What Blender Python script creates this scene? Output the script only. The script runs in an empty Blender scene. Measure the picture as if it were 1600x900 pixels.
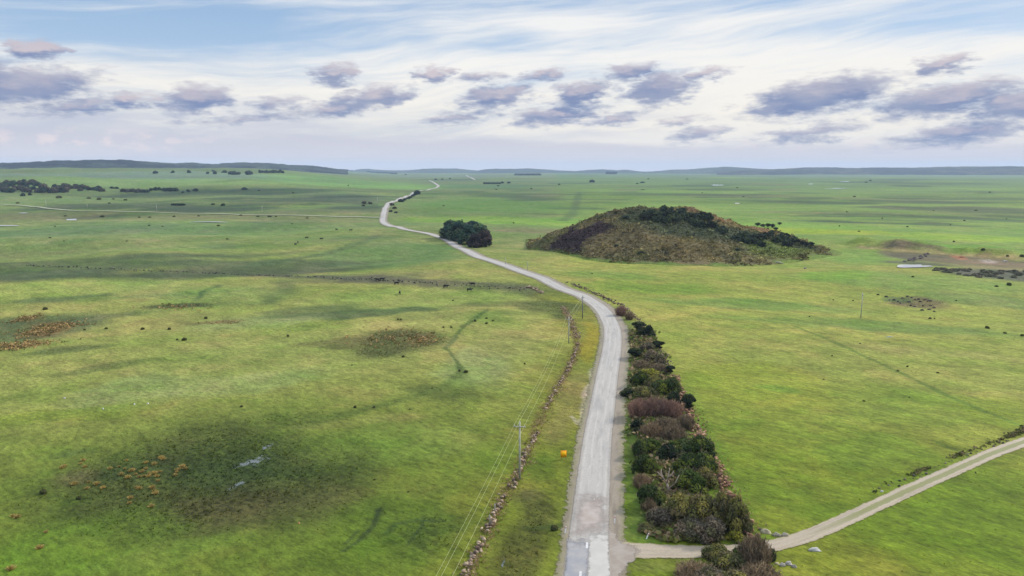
import bpy, bmesh, math, random
import numpy as np
from mathutils import Vector, Matrix

R = math.radians
scene = bpy.context.scene
COL = scene.collection
random.seed(7)
rng = np.random.default_rng(7)

# ------------------------------------------------------------------ camera
F = 1142.0                      # focal length in pixels of the 1600 px wide photograph
PITCH = math.atan((450 - 264) / F)
CAM_H = 50.0
cam_d = bpy.data.cameras.new("camera")
cam_d.sensor_width = 36.0
cam_d.lens = 36.0 * F / 1600.0
cam_d.clip_start = 1.0
cam_d.clip_end = 60000.0
cam = bpy.data.objects.new("camera", cam_d)
COL.objects.link(cam)
cam.location = (0, 0, CAM_H)
cam.rotation_euler = (math.pi / 2 - PITCH, 0, 0)
scene.camera = cam

# ------------------------------------------------------------------ exposure
scene.render.engine = 'CYCLES'
scene.view_settings.view_transform = 'Standard'
scene.view_settings.look = 'None'
scene.view_settings.gamma = 1.0
scene.view_settings.exposure = 0.0
cy = scene.cycles
cy.use_denoising = True
cy.max_bounces = 5
cy.diffuse_bounces = 2
cy.glossy_bounces = 2
cy.transparent_max_bounces = 12
cy.volume_bounces = 0
cy.caustics_reflective = False
cy.caustics_refractive = False

# ------------------------------------------------------------------ sun
SUN_AZ = 62.0     # degrees to the right of the view direction (+Y)
SUN_EL = 30.0
SUN_STRENGTH = 4.6
sd = bpy.data.lights.new("sun", 'SUN')
sd.energy = SUN_STRENGTH
sd.angle = R(5.0)
sd.color = (1.0, 0.93, 0.82)
sun = bpy.data.objects.new("sun", sd)
COL.objects.link(sun)
_s = Vector((math.sin(R(SUN_AZ)) * math.cos(R(SUN_EL)), math.cos(R(SUN_AZ)) * math.cos(R(SUN_EL)), math.sin(R(SUN_EL))))
sun.rotation_euler = _s.to_track_quat('Z', 'Y').to_euler()
sun.location = (0, 0, 400)


def lin(r, g, b, k=1.0):
    out = []
    for c in (r, g, b):
        c = c / 255.0
        out.append((c / 12.92 if c <= 0.04045 else ((c + 0.055) / 1.055) ** 2.4) * k)
    return tuple(out)


def pix_dir(px, py):
    u = (px - 800.0) / F
    v = (450.0 - py) / F
    c, s = math.cos(PITCH), math.sin(PITCH)
    d = np.array([u, c + v * s, -s + v * c])
    return d / np.linalg.norm(d)


def pix_azel(px, py):
    d = pix_dir(px, py)
    return math.degrees(math.atan2(d[0], d[1])), math.degrees(math.asin(d[2]))


# ------------------------------------------------------------------ world: sky with clouds, a function of direction only
world = bpy.data.worlds.new("World")
scene.world = world
world.use_nodes = True
NT = world.node_tree
NT.nodes.clear()


class NG:
    """small helper that adds nodes to a tree"""
    def __init__(self, tree):
        self.t = tree

    def n(self, typ, **kw):
        nd = self.t.nodes.new(typ)
        for k, v in kw.items():
            setattr(nd, k, v)
        return nd

    def put(self, sock, v):
        if isinstance(v, bpy.types.NodeSocket):
            self.t.links.new(v, sock)
        elif v is not None:
            if sock.type == 'RGBA' and len(v) == 3:
                v = (*v, 1.0)
            sock.default_value = v

    def m(self, op, a, b=None, c=None, clamp=False):
        nd = self.n('ShaderNodeMath', operation=op, use_clamp=clamp)
        self.put(nd.inputs[0], a)
        if b is not None: self.put(nd.inputs[1], b)
        if c is not None: self.put(nd.inputs[2], c)
        return nd.outputs[0]

    def v(self, op, a, b=None):
        nd = self.n('ShaderNodeVectorMath', operation=op)
        self.put(nd.inputs[0], a)
        if b is not None: self.put(nd.inputs[1], b)
        return nd.outputs['Value'] if op in ('LENGTH', 'DOT_PRODUCT') else nd.outputs[0]

    def mix(self, f, a, b, blend='MIX'):
        nd = self.n('ShaderNodeMix', data_type='RGBA', blend_type=blend)
        self.put(nd.inputs[0], f)
        self.put(nd.inputs[6], a)
        self.put(nd.inputs[7], b)
        return nd.outputs[2]

    def step(self, x, lo, hi, a=0.0, b=1.0, smooth=True):
        nd = self.n('ShaderNodeMapRange', interpolation_type='SMOOTHSTEP' if smooth else 'LINEAR')
        self.put(nd.inputs[0], x)
        nd.inputs[1].default_value = lo
        nd.inputs[2].default_value = hi
        nd.inputs[3].default_value = a
        nd.inputs[4].default_value = b
        return nd.outputs[0]

    def noise(self, vec, scale, detail=4.0, rough=0.55, dist=0.0, color=False):
        nd = self.n('ShaderNodeTexNoise')
        if vec is not None: self.put(nd.inputs['Vector'], vec)
        nd.inputs['Scale'].default_value = scale
        nd.inputs['Detail'].default_value = detail
        nd.inputs['Roughness'].default_value = rough
        nd.inputs['Distortion'].default_value = dist
        return nd.outputs['Color'] if color else nd.outputs[0]

    def xyz(self, x, y, z=0.0):
        nd = self.n('ShaderNodeCombineXYZ')
        self.put(nd.inputs[0], x); self.put(nd.inputs[1], y); self.put(nd.inputs[2], z)
        return nd.outputs[0]

    def sep(self, v):
        nd = self.n('ShaderNodeSeparateXYZ')
        self.put(nd.inputs[0], v)
        return nd.outputs

    def ramp(self, x, stops):
        nd = self.n('ShaderNodeValToRGB')
        self.put(nd.inputs[0], x)
        e = nd.color_ramp.elements
        while len(e) < len(stops): e.new(0.5)
        for i, (p, c) in enumerate(stops):
            e[i].position = p
            e[i].color = (*c, 1.0)
        return nd.outputs[0]


CLOUDS = [  # x, y, rx, ry, weight in photograph pixels, turned into directions below
    (56, 77, 44, 14, .95), (40, 135, 110, 30, .95), (-60, 130, 90, 34, 1), (205, 158, 40, 15, .9), (302, 156, 64, 25, 1),
    (120, 166, 80, 14, .7), (525, 118, 46, 21, 1), (585, 152, 72, 22, 1), (535, 170, 90, 16, .8), (435, 163, 46, 16, .6),
    (677, 117, 38, 15, 1), (750, 121, 50, 12, .55), (848, 118, 40, 12, .75), (775, 152, 72, 23, 1), (715, 184, 80, 12, .55),
    (905, 148, 58, 25, 1), (868, 180, 90, 20, .9), (1030, 140, 66, 33, 1), (985, 112, 56, 18, .8), (1106, 116, 40, 11, .7),
    (965, 186, 50, 10, .7), (1280, 150, 122, 34, 1), (1240, 164, 92, 18, 1), (1475, 101, 46, 16, .9), (1475, 156, 112, 26, 1),
    (1590, 166, 70, 26, 1), (1700, 150, 90, 26, 1), (1265, 208, 90, 17, .6), (1505, 208, 110, 20, .75), (1090, 209, 62, 15, .6),
    (1060, 190, 40, 10, .5), (400, 182, 130, 10, .5), (-150, 70, 70, 22, .9), (1850, 120, 90, 24, 1),
]

TILT = 0.13      # the cumulus lean up towards the right

def field_group():
    g = bpy.data.node_groups.new("cloud_field", 'ShaderNodeTree')
    g.interface.new_socket("dir", in_out='INPUT', socket_type='NodeSocketVector')
    g.interface.new_socket("field", in_out='OUTPUT', socket_type='NodeSocketFloat')
    H = NG(g)
    gi = H.n('NodeGroupInput'); go = H.n('NodeGroupOutput')
    acc = None
    for (x, y, rx, ry, w) in CLOUDS:
        a, e = pix_azel(x, y)
        ra = rx / F * 57.3; re = ry / F * 57.3
        d = H.v('SUBTRACT', gi.outputs[0], (a, e - TILT * a, 0))
        d = H.v('MULTIPLY', d, (1 / ra, 1 / re, 0))
        l = H.v('LENGTH', d)
        val = H.m('MULTIPLY_ADD', l, -w, w)
        acc = val if acc is None else H.m('MAXIMUM', acc, val)
    g.links.new(acc, go.inputs[0])
    return g


W = NG(NT)
tc = W.n('ShaderNodeTexCoord')
dx, dy, dz = W.sep(tc.outputs['Generated'])
az = W.m('MULTIPLY', W.m('ARCTAN2', dx, dy), 57.2958)
el = W.m('MULTIPLY', W.m('ARCSINE', dz), 57.2958)
azel = W.xyz(az, el, 0.0)

sky = W.n('ShaderNodeTexSky', sky_type='NISHITA')
sky.sun_disc = False
sky.sun_elevation = R(SUN_EL)
sky.sun_rotation = R(SUN_AZ)
sky.air_density = 1.0
sky.dust_density = 1.0
nish = W.v('SCALE', sky.outputs[0]); nish.node.inputs['Scale'].default_value = 0.10
# clear air colour by elevation, half from the sky model
clear = W.ramp(W.m('DIVIDE', el, 20.0, clamp=True), [
    (0.0, lin(206, 209, 226)), (0.20, lin(212, 218, 232)), (0.42, lin(176, 205, 238)), (0.66, lin(148, 184, 226)), (1.0, lin(132, 172, 219))])
base = W.mix(0.22, clear, nish)

# high thin cloud: stretched streaks leaning up to the right
def blob(x, y, rx, ry):
    a, e = pix_azel(x, y)
    d = W.v('MULTIPLY', W.v('SUBTRACT', azel, (a, e, 0)), (F / rx / 57.3, F / ry / 57.3, 0))
    return W.step(W.v('LENGTH', d), 1.0, 0.0)
wv = W.noise(W.xyz(W.m('MULTIPLY', az, 0.05), W.m('MULTIPLY', el, 0.16), 2.2), 1.0, 3.0, 0.5)
elw = W.m('ADD', el, W.m('MULTIPLY', W.m('SUBTRACT', wv, 0.5), 4.0))
lean = W.m('SUBTRACT', elw, W.m('MULTIPLY', az, 0.10))
c1 = W.noise(W.xyz(W.m('MULTIPLY', az, 0.050), W.m('MULTIPLY', lean, 0.62), 3.7), 1.0, 7.0, 0.62, 0.15)
c2 = W.noise(W.xyz(W.m('MULTIPLY', az, 0.040), W.m('MULTIPLY', elw, 0.22), 9.1), 1.0, 4.0, 0.55, 0.3)
cover = W.m('ADD', W.m('MULTIPLY', W.m('SUBTRACT', c1, 0.5), 1.05), W.m('MULTIPLY', W.m('SUBTRACT', c2, 0.5), 0.7))
for (x, y, rx, ry, k_) in ((330, 45, 360, 70, -0.34), (60, 20, 240, 50, -0.10), (1000, 12, 330, 26, -0.20), (1480, 26, 420, 46, -0.20), (805, 58, 110, 34, -0.14),
                           (1290, 108, 420, 74, 0.30), (640, 112, 420, 58, 0.16), (200, 120, 330, 44, 0.10), (520, 22, 150, 50, 0.10), (900, 45, 170, 40, 0.12), (1200, 200, 600, 40, 0.2), (1120, 30, 120, 26, .10)):
    cover = W.m('ADD', cover, W.m('MULTIPLY', blob(x, y, rx, ry), k_))
veil = W.step(cover, -0.30, 0.25)
veil_col = W.ramp(W.m('DIVIDE', el, 14.0, clamp=True), [
    (0.0, lin(238, 234, 230)), (0.28, lin(254, 248, 236)), (0.55, lin(252, 249, 243)), (1.0, lin(242, 243, 245))])
c_sky = W.mix(W.m('MULTIPLY', veil, 0.95), base, veil_col)

# low lavender bank over the horizon with a soft broken top
bk = W.noise(W.xyz(W.m('MULTIPLY', az, 0.13), W.m('MULTIPLY', el, 0.8), 1.3), 1.0, 6.0, 0.6)
b_top = W.m('ADD', W.m('MULTIPLY', W.m('SUBTRACT', bk, 0.5), 2.4), W.m('MULTIPLY', az, -0.02))
b_mask = W.step(W.m('SUBTRACT', el, b_top), 2.55, 1.7)
b_col = W.ramp(W.m('DIVIDE', el, 4.5, clamp=True), [(0.0, lin(224, 220, 225)), (0.35, lin(213, 210, 219)), (0.7, lin(200, 201, 215)), (1.0, lin(208, 209, 220))])
c_sky = W.mix(W.m('MULTIPLY', b_mask, 0.82), c_sky, b_col)
# lavender broken layer higher on the left
l2 = W.noise(W.xyz(W.m('MULTIPLY', az, 0.10), W.m('MULTIPLY', el, 0.7), 7.7), 1.0, 5.0, 0.6)
lm = W.m('MULTIPLY', W.step(l2, 0.40, 0.60), W.m('MAXIMUM', blob(250, 185, 620, 40), blob(900, 195, 300, 26)))
c_sky = W.mix(W.m('MULTIPLY', lm, 0.75), c_sky, lin(200, 202, 216))
# pale warm puffs in the bank
pf = W.noise(W.xyz(W.m('MULTIPLY', az, 0.62), W.m('MULTIPLY', el, 1.25), 5.2), 1.0, 4.0, 0.5)
pm = W.m('MULTIPLY', W.step(pf, 0.48, 0.64), W.m('ADD', W.m('MULTIPLY', blob(140, 221, 240, 24), 1.2), W.m('MULTIPLY', blob(1300, 226, 420, 16), 0.5)))
c_sky = W.mix(W.m('MULTIPLY', pm, 0.75), c_sky, lin(240, 226, 226))

# broken dark cumulus: soft, flat based, lit from above
wn = W.noise(W.v('MULTIPLY', azel, (0.8, 2.3, 1.0)), 0.62, 5.0, 0.6, 0.0, color=True)
warp = W.v('MULTIPLY', W.v('SUBTRACT', wn, (0.5, 0.5, 0.5)), (5.6, 1.25, 0.0))
q0 = W.v('ADD', azel, warp)
qx, qy, _q = W.sep(q0)
q = W.xyz(qx, W.m('MULTIPLY_ADD', qx, -TILT, qy), 0.0)
q2 = W.v('ADD', q, (0.30, 0.50, 0.0))
fg = field_group()
f1 = W.n('ShaderNodeGroup', node_tree=fg); W.put(f1.inputs[0], q)
f2 = W.n('ShaderNodeGroup', node_tree=fg); W.put(f2.inputs[0], q2)
fine = W.noise(W.v('MULTIPLY', azel, (0.6, 1.9, 1.0)), 1.2, 6.0, 0.6)
dens = W.m('ADD', f1.outputs[0], W.m('MULTIPLY', W.m('SUBTRACT', fine, 0.5), 0.95))
cmask = W.step(dens, -0.04, 0.62)
topl = W.m('ADD', W.m('SUBTRACT', f1.outputs[0], f2.outputs[0]), W.m('MULTIPLY', W.m('SUBTRACT', fine, 0.5), 0.5))
lite = W.step(topl, 0.02, 0.66)
mot = W.noise(W.v('MULTIPLY', azel, (0.6, 1.0, 1.0)), 0.32, 3.0, 0.5)
dark_c = W.mix(W.step(mot, 0.40, 0.62), lin(114, 133, 177), lin(143, 153, 185))
ccol = W.mix(W.m('MULTIPLY', lite, 0.68), dark_c, lin(230, 214, 212))
c_sky = W.mix(W.m('MULTIPLY', cmask, 0.93), c_sky, ccol)
# thin band of brightness right on the horizon haze
c_sky = W.mix(W.step(el, 0.9, 0.0, 0.0, 0.6), c_sky, lin(232, 222, 222))
# an overcast dome is brighter overhead than at the horizon
up = W.step(el, 14.0, 50.0, 1.0, 2.5)
c_sky_v = W.v('SCALE', c_sky); W.put(c_sky_v.node.inputs['Scale'], up)
bg = W.n('ShaderNodeBackground')
W.put(bg.inputs[0], c_sky_v)
bg.inputs[1].default_value = 1.0
wo = W.n('ShaderNodeOutputWorld')
NT.links.new(bg.outputs[0], wo.inputs[0])
world.cycles.sampling_method = 'MANUAL'
world.cycles.sample_map_resolution = 512

K = 1.86          # light reaching level ground: albedo = colour seen / K


# ------------------------------------------------------------------ numpy noise
def _hash(ix, iy, s):
    n = (ix.astype(np.int64) * 374761393 + iy.astype(np.int64) * 668265263 + s * 1442695041) & 0x7fffffff
    n = ((n ^ (n >> 13)) * 1274126177) & 0x7fffffff
    return ((n ^ (n >> 16)) & 0xffff) / 65535.0


def vnoise(x, y, s=0):
    x = np.asarray(x, float); y = np.asarray(y, float)
    ix = np.floor(x); iy = np.floor(y)
    fx = x - ix; fy = y - iy
    fx = fx * fx * fx * (fx * (fx * 6 - 15) + 10)
    fy = fy * fy * fy * (fy * (fy * 6 - 15) + 10)
    a = _hash(ix, iy, s); b = _hash(ix + 1, iy, s); c = _hash(ix, iy + 1, s); d = _hash(ix + 1, iy + 1, s)
    return (a + (b - a) * fx) * (1 - fy) + (c + (d - c) * fx) * fy - 0.5


def fbm(x, y, scale, octv=4, s=0, gain=0.5):
    t = 0.0; a = 1.0; f = 1.0 / scale
    for i in range(octv):
        t = t + a * vnoise(x * f + 17.3 * i, y * f - 9.1 * i, s + i * 13)
        a *= gain; f *= 2.03
    return t


def sst(x, lo, hi):
    t = np.clip((x - lo) / (hi - lo), 0, 1)
    return t * t * (3 - 2 * t)


def polydist(x, y, pts):
    """distance from points to a polyline of (x, y) and the parameter along it"""
    best = np.full(np.shape(x), 1e9)
    for (x0, y0), (x1, y1) in zip(pts[:-1], pts[1:]):
        vx, vy = x1 - x0, y1 - y0
        L = vx * vx + vy * vy + 1e-9
        t = np.clip(((x - x0) * vx + (y - y0) * vy) / L, 0, 1)
        d = np.hypot(x - x0 - t * vx, y - y0 - t * vy)
        best = np.minimum(best, d)
    return best


# ------------------------------------------------------------------ terrain heights
def flat_pt(px, py):
    d = pix_dir(px, py)
    t = CAM_H / -d[2]
    return d[0] * t, d[1] * t

BANK = [flat_pt(x, y) for x, y in ((1352, 386), (1400, 391), (1450, 393), (1510, 397), (1580, 402), (1660, 408), (1760, 412))]

def height_raw(x, y):
    r = np.hypot(x, y) + 1e-6
    azd = np.degrees(np.arctan2(x, y))
    left = sst(-azd, -1.0, 10.0)
    amp = 0.45 + 1.9 * sst(r, 110, 380) * (0.42 + 0.58 * left)
    h = amp * 2.3 * fbm(x, y * 1.25, 105.0, 2, 3)
    h = h + 0.25 * sst(r, 60, 150) * fbm(x, y, 14.0, 3, 5)
    # long rise to the left with rolling swells
    A = sst(-azd, 7.5, 21.0)
    rise = 50.0 * A * sst(r, 700, 3600)
    rolls = A * sst(r, 600, 1200) * (1 - 0.6 * sst(r, 2800, 4000)) * 17.0 * fbm(x * 0.6, y * 1.25, 420.0, 3, 21)
    far = sst(r, 1500, 4000) * 7.0 * fbm(x, y * 1.6, 1500.0, 3, 31) * (1 - sst(-azd, 7.5, 14.0))
    h = h + rise + rolls + far
    # spoil bank by the pond
    b = polydist(x, y, BANK)
    h = h + 4.6 * np.exp(-(b / 10.0) ** 2) * (1 + 0.9 * fbm(x, y, 14.0, 3, 8))
    # shallow wet hollow on the left
    hx, hy = flat_pt(330, 735)
    h = h - 1.0 * np.exp(-(((x - hx) / 32) ** 2 + ((y - hy) / 22) ** 2))
    return h

# polar sheet of ground around the camera's foot: fine in front, coarse behind
fa = np.arange(-44, 44.01, 0.17)
ba = np.arange(47, 313.01, 4.0)
AZ = np.radians(np.concatenate([fa, ba]))
rr = [3.0]
while rr[-1] < 16000:
    r0 = rr[-1]
    rr.append(r0 * (1.12 if r0 < 55 else 1.0055 if r0 < 320 else 1.0085 if r0 < 1500 else 1.016))
RR = np.array(rr)
NA, NR = len(AZ), len(RR)
gx = RR[:, None] * np.sin(AZ)[None, :]
gy = RR[:, None] * np.cos(AZ)[None, :]
GZ = height_raw(gx, gy)
LR = np.log(RR)


def Hg(x, y):
    """height of the ground sheet itself (bilinear on its own grid)"""
    x = np.asarray(x, float); y = np.asarray(y, float)
    r = np.clip(np.hypot(x, y), RR[0], RR[-1] * 0.999)
    a = np.arctan2(x, y)
    a = np.where(a < AZ[0], a + 2 * math.pi, a)
    i = np.clip(np.searchsorted(RR, r, 'right') - 1, 0, NR - 2)
    j = np.clip(np.searchsorted(AZ, a, 'right') - 1, 0, NA - 2)
    fi = (r - RR[i]) / (RR[i + 1] - RR[i])
    fj = np.clip((a - AZ[j]) / (AZ[j + 1] - AZ[j]), 0, 1)
    return (GZ[i, j] * (1 - fi) + GZ[i + 1, j] * fi) * (1 - fj) + (GZ[i, j + 1] * (1 - fi) + GZ[i + 1, j + 1] * fi) * fj


# the scrub covered mound on the right: ridge height and foot lines
_rx = np.array([825, 845, 862, 885, 905, 925, 945, 965, 990, 1020, 1050, 1085, 1120, 1160, 1200, 1240, 1275, 1295])
_ry = np.array([383, 372, 362, 352, 344, 337, 331, 326, 322.5, 321, 322, 327, 338, 350, 360, 372, 388, 401])
RIDGE_Y = 462.0
_RX = []; _RZ = []
for a_, b_ in zip(_rx, _ry):
    d_ = pix_dir(a_, b_); t_ = RIDGE_Y / d_[1]
    _RX.append(d_[0] * t_); _RZ.append(max(0.0, CAM_H + d_[2] * t_))
_RX = np.array(_RX); _RZ = np.array(_RZ)
_fx = [flat_pt(a_, b_) for a_, b_ in ((800, 386), (828, 386), (850, 393), (880, 402), (920, 409), (980, 414), (1050, 417), (1120, 418), (1190, 414), (1250, 409), (1300, 402), (1330, 398))]
_FX = np.array([p[0] for p in _fx]); _FY = np.array([p[1] for p in _fx])

def hill_bump(x, y):
    z = np.interp(x, _RX, _RZ, left=0, right=0)
    fy = np.interp(x, _FX, _FY)
    t = np.where(y < RIDGE_Y, (RIDGE_Y - y) / np.maximum(RIDGE_Y - fy, 5), (y - RIDGE_Y) / 75.0)
    t = np.clip(t, 0, 1)
    prof = 1 - (0.62 * t + 0.38 * t * t * (3 - 2 * t))
    b = z * prof
    b = b + sst(b, 0.5, 7) * (3.2 * fbm(x, y, 19.0, 3, 55) + 0.9 * fbm(x, y, 5.0, 2, 56))
    return b

def Hall(x, y):
    b = hill_bump(x, y)
    return Hg(x, y) + np.where(b > 0.02, b, 0.0)

_T = np.concatenate([np.geomspace(40, 16500, 1500)])

def P(px, py, hall=True):
    """world point where the ground (or mound) is seen at a photograph pixel"""
    d = pix_dir(px, py)
    fn = Hall if hall else Hg
    x = d[0] * _T; y = d[1] * _T; z = CAM_H + d[2] * _T
    g = z - fn(x, y)
    k = np.argmax(g < 0)
    if g[k] >= 0:
        k = len(_T) - 1
    lo, hi = _T[max(k - 1, 0)], _T[k]
    for _ in range(24):
        mid = 0.5 * (lo + hi)
        if CAM_H + d[2] * mid - float(fn(d[0] * mid, d[1] * mid)) < 0: hi = mid
        else: lo = mid
    x, y = d[0] * hi, d[1] * hi
    return Vector((x, y, float(fn(x, y))))

def depth(p):
    return p[1] * math.cos(PITCH) + (CAM_H - p[2]) * math.sin(PITCH)

def metres(p, n_px):
    return n_px * depth(p) / F

def z_at(p, py):
    """height above p's foot at which a vertical pole reaches pixel row py"""
    v = (450.0 - py) / F
    c, s = math.cos(PITCH), math.sin(PITCH)
    # (z-CAM)*c + y*s = v * (y*c - (z-CAM)*s)
    dz_ = p[1] * (v * c - s) / (c + v * s)
    return CAM_H + dz_ - p[2]


# ------------------------------------------------------------------ mesh helpers
def tag(o, label=None, cat=None, group=None, kind=None):
    if label: o['label'] = label
    if cat: o['category'] = cat
    if group: o['group'] = group
    if kind: o['kind'] = kind
    return o

def np_mesh(name, verts, faces, cols=None, smooth=False, uvs=None):
    """verts (n,3); faces (m,3) or (m,4) arrays or a list of those; cols (n,3)"""
    if not isinstance(faces, (list, tuple)): faces = [faces]
    faces = [np.asarray(f, np.int64) for f in faces if len(f)]
    me = bpy.data.meshes.new(name)
    verts = np.asarray(verts, np.float32)
    me.vertices.add(len(verts))
    me.vertices.foreach_set('co', verts.ravel())
    loops = np.concatenate([f.ravel() for f in faces]).astype(np.int32)
    sizes = np.concatenate([np.full(len(f), f.shape[1]) for f in faces])
    starts = np.concatenate([[0], np.cumsum(sizes)[:-1]]).astype(np.int32)
    me.loops.add(len(loops))
    me.loops.foreach_set('vertex_index', loops)
    me.polygons.add(len(sizes))
    me.polygons.foreach_set('loop_start', starts)
    me.polygons.foreach_set('loop_total', sizes.astype(np.int32))
    if smooth:
        me.polygons.foreach_set('use_smooth', np.ones(len(sizes), bool))
    me.update(calc_edges=True)
    if cols is not None:
        at = me.color_attributes.new('tint', 'FLOAT_COLOR', 'POINT')
        c4 = np.ones((len(verts), 4), np.float32)
        c4[:, :3] = cols
        at.data.foreach_set('color', c4.ravel())
    if uvs is not None:
        uv = me.uv_layers.new(name='UVMap')
        uv.data.foreach_set('uv', np.asarray(uvs, np.float32)[loops].ravel())
    me.validate()
    return me

def link(name, me, mat=None, parent=None):
    o = bpy.data.objects.new(name, me)
    COL.objects.link(o)
    if mat is not None and len(me.materials) == 0: me.materials.append(mat)
    if parent is not None: o.parent = parent
    return o

def empty(name, loc=(0, 0, 0), rz=0.0, sc=(1, 1, 1)):
    o = bpy.data.objects.new(name, None)
    o.empty_display_size = 0.5
    COL.objects.link(o)
    o.location = loc; o.rotation_euler = (0, 0, rz); o.scale = sc
    return o

class MB:
    """collects shapes and links them as one mesh object"""
    def __init__(self): self.v = []; self.f3 = []; self.f4 = []; self.c = []; self.n = 0
    def add(self, v, f, col=(1, 1, 1)):
        v = np.asarray(v, float); f = np.asarray(f, np.int64)
        self.v.append(v)
        c = np.asarray(col, float)
        self.c.append(np.tile(c, (len(v), 1)) if c.ndim == 1 else c)
        (self.f3 if f.shape[1] == 3 else self.f4).append(f + self.n)
        self.n += len(v)
    def box(self, lo, hi, col=(1, 1, 1), rot=None, at=None):
        x0, y0, z0 = lo; x1, y1, z1 = hi
        v = np.array([(x0, y0, z0), (x1, y0, z0), (x1, y1, z0), (x0, y1, z0), (x0, y0, z1), (x1, y0, z1), (x1, y1, z1), (x0, y1, z1)])
        if rot is not None: v = v @ np.array(rot).T
        if at is not None: v = v + np.array(at)
        self.add(v, [(0, 3, 2, 1), (4, 5, 6, 7), (0, 1, 5, 4), (1, 2, 6, 5), (2, 3, 7, 6), (3, 0, 4, 7)], col)
    def tube(self, pts, radii, sides=6, col=(1, 1, 1), cap=True):
        pts = [Vector(p) for p in pts]
        rings = []
        for i, p in enumerate(pts):
            t = (pts[min(i + 1, len(pts) - 1)] - pts[max(i - 1, 0)])
            if t.length < 1e-9: t = Vector((0, 0, 1))
            t.normalize()
            a = t.orthogonal().normalized() if abs(t.z) < 0.99 else Vector((1, 0, 0))
            if abs(t.z) >= 0.99: a = (a - t * a.dot(t)).normalized()
            b = t.cross(a)
            for k in range(sides):
                w = 2 * math.pi * k / sides
                rings.append(p + (a * math.cos(w) + b * math.sin(w)) * radii[i])
        f = []
        for i in range(len(pts) - 1):
            for k in range(sides):
                k2 = (k + 1) % sides
                f.append((i * sides + k, i * sides + k2, (i + 1) * sides + k2, (i + 1) * sides + k))
        n0 = self.n
        self.add([tuple(q) for q in rings], f, col)
        if cap:
            for base_, rev in ((0, True), ((len(pts) - 1) * sides, False)):
                ring = list(range(base_, base_ + sides))
                tri = []
                for k in range(1, sides - 1):
                    tri.append((ring[0], ring[k + 1], ring[k]) if rev else (ring[0], ring[k], ring[k + 1]))
                self.f3.append(np.array(tri) + n0)
    def mesh(self, name, smooth=False):
        fs = []
        if self.f3: fs.append(np.concatenate(self.f3))
        if self.f4: fs.append(np.concatenate(self.f4))
        return np_mesh(name, np.concatenate(self.v), fs, np.concatenate(self.c), smooth)
    def build(self, name, mat, parent=None, smooth=False):
        return link(name, self.mesh(name, smooth), mat, parent)

def ico(sub):
    bm = bmesh.new()
    bmesh.ops.create_icosphere(bm, subdivisions=sub, radius=1.0)
    v = np.array([q.co[:] for q in bm.verts]); f = np.array([[q.index for q in p.verts] for p in bm.faces])
    bm.free()
    return v, f
ICO1 = ico(1); ICO2 = ico(2); ICO3 = ico(3)

def copy_tree(src, loc, rz, sc, label=None, group=None):
    c = src.copy(); COL.objects.link(c)
    c.location = loc; c.rotation_euler = (0, 0, rz); c.scale = sc
    if label: c['label'] = label
    if group: c['group'] = group
    for ch in src.children:
        d = ch.copy(); COL.objects.link(d); d.parent = c
        for g2 in ch.children:
            e = g2.copy(); COL.objects.link(e); e.parent = d
    return c


# ------------------------------------------------------------------ materials
def new_mat(name):
    m = bpy.data.materials.new(name)
    m.use_nodes = True
    m.node_tree.nodes.clear()
    N = NG(m.node_tree)
    out = N.n('ShaderNodeOutputMaterial')
    return m, N, out

def principled(N, out, color, rough=0.9, spec=0.2, normal=None, alpha=None):
    b = N.n('ShaderNodeBsdfPrincipled')
    N.put(b.inputs['Base Color'], color)
    N.put(b.inputs['Roughness'], rough)
    N.put(b.inputs['Specular IOR Level'], spec)
    if normal is not None: N.put(b.inputs['Normal'], normal)
    if alpha is not None: N.put(b.inputs['Alpha'], alpha)
    N.t.links.new(b.outputs[0], out.inputs[0])
    return b

def tint(N, name='tint'):
    a = N.n('ShaderNodeAttribute', attribute_name=name)
    return a.outputs['Color'], a.outputs['Fac']

def bump(N, h, dist, strength=1.0):
    b = N.n('ShaderNodeBump')
    b.inputs['Strength'].default_value = strength
    b.inputs['Distance'].default_value = dist
    N.put(b.inputs['Height'], h)
    return b.outputs[0]

def obj_pos(N):
    return N.n('ShaderNodeTexCoord').outputs['Object']

def world_pos(N):
    return N.n('ShaderNodeNewGeometry').outputs['Position']

# pasture: colours vary with plants and painted shade (attribute), with finer mottling from noise
MAT_GROUND, N, out = new_mat('pasture')
c, _ = tint(N)
pos = world_pos(N)
rot = N.n('ShaderNodeMapping'); N.put(rot.inputs[0], pos)
rot.vector_type = 'TEXTURE'
rot.inputs['Rotation'].default_value = (0, 0, R(-42)); rot.inputs['Scale'].default_value = (1.9, 1.0, 1.0)
rp = rot.outputs[0]
n_a = N.noise(rp, 1.1, 6.0, 0.68)        # tufts
n_b = N.noise(rp, 0.19, 5.0, 0.62)       # patches of a few metres
n_c = N.noise(pos, 0.035, 8.0, 0.66)     # broad patches
n_d = N.noise(pos, 0.008, 4.0, 0.6)
vor = N.n('ShaderNodeTexVoronoi'); N.put(vor.inputs['Vector'], pos); vor.inputs['Scale'].default_value = 0.42
rgh = N.n('ShaderNodeAttribute', attribute_name='tussock').outputs['Fac']
m1 = N.step(n_a, 0.28, 0.72, 0.52, 1.46, smooth=False)
m2 = N.step(n_b, 0.30, 0.70, 0.72, 1.27, smooth=False)
c = N.mix(1.0, c, N.xyz(m1, m1, m1), 'MULTIPLY')
c = N.mix(1.0, c, N.xyz(m2, m2, m2), 'MULTIPLY')
n_e = N.noise(rp, 3.4, 4.0, 0.75)
m3 = N.step(n_e, 0.32, 0.68, 0.72, 1.26, smooth=False)
c = N.mix(1.0, c, N.xyz(m3, m3, m3), 'MULTIPLY')
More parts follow.
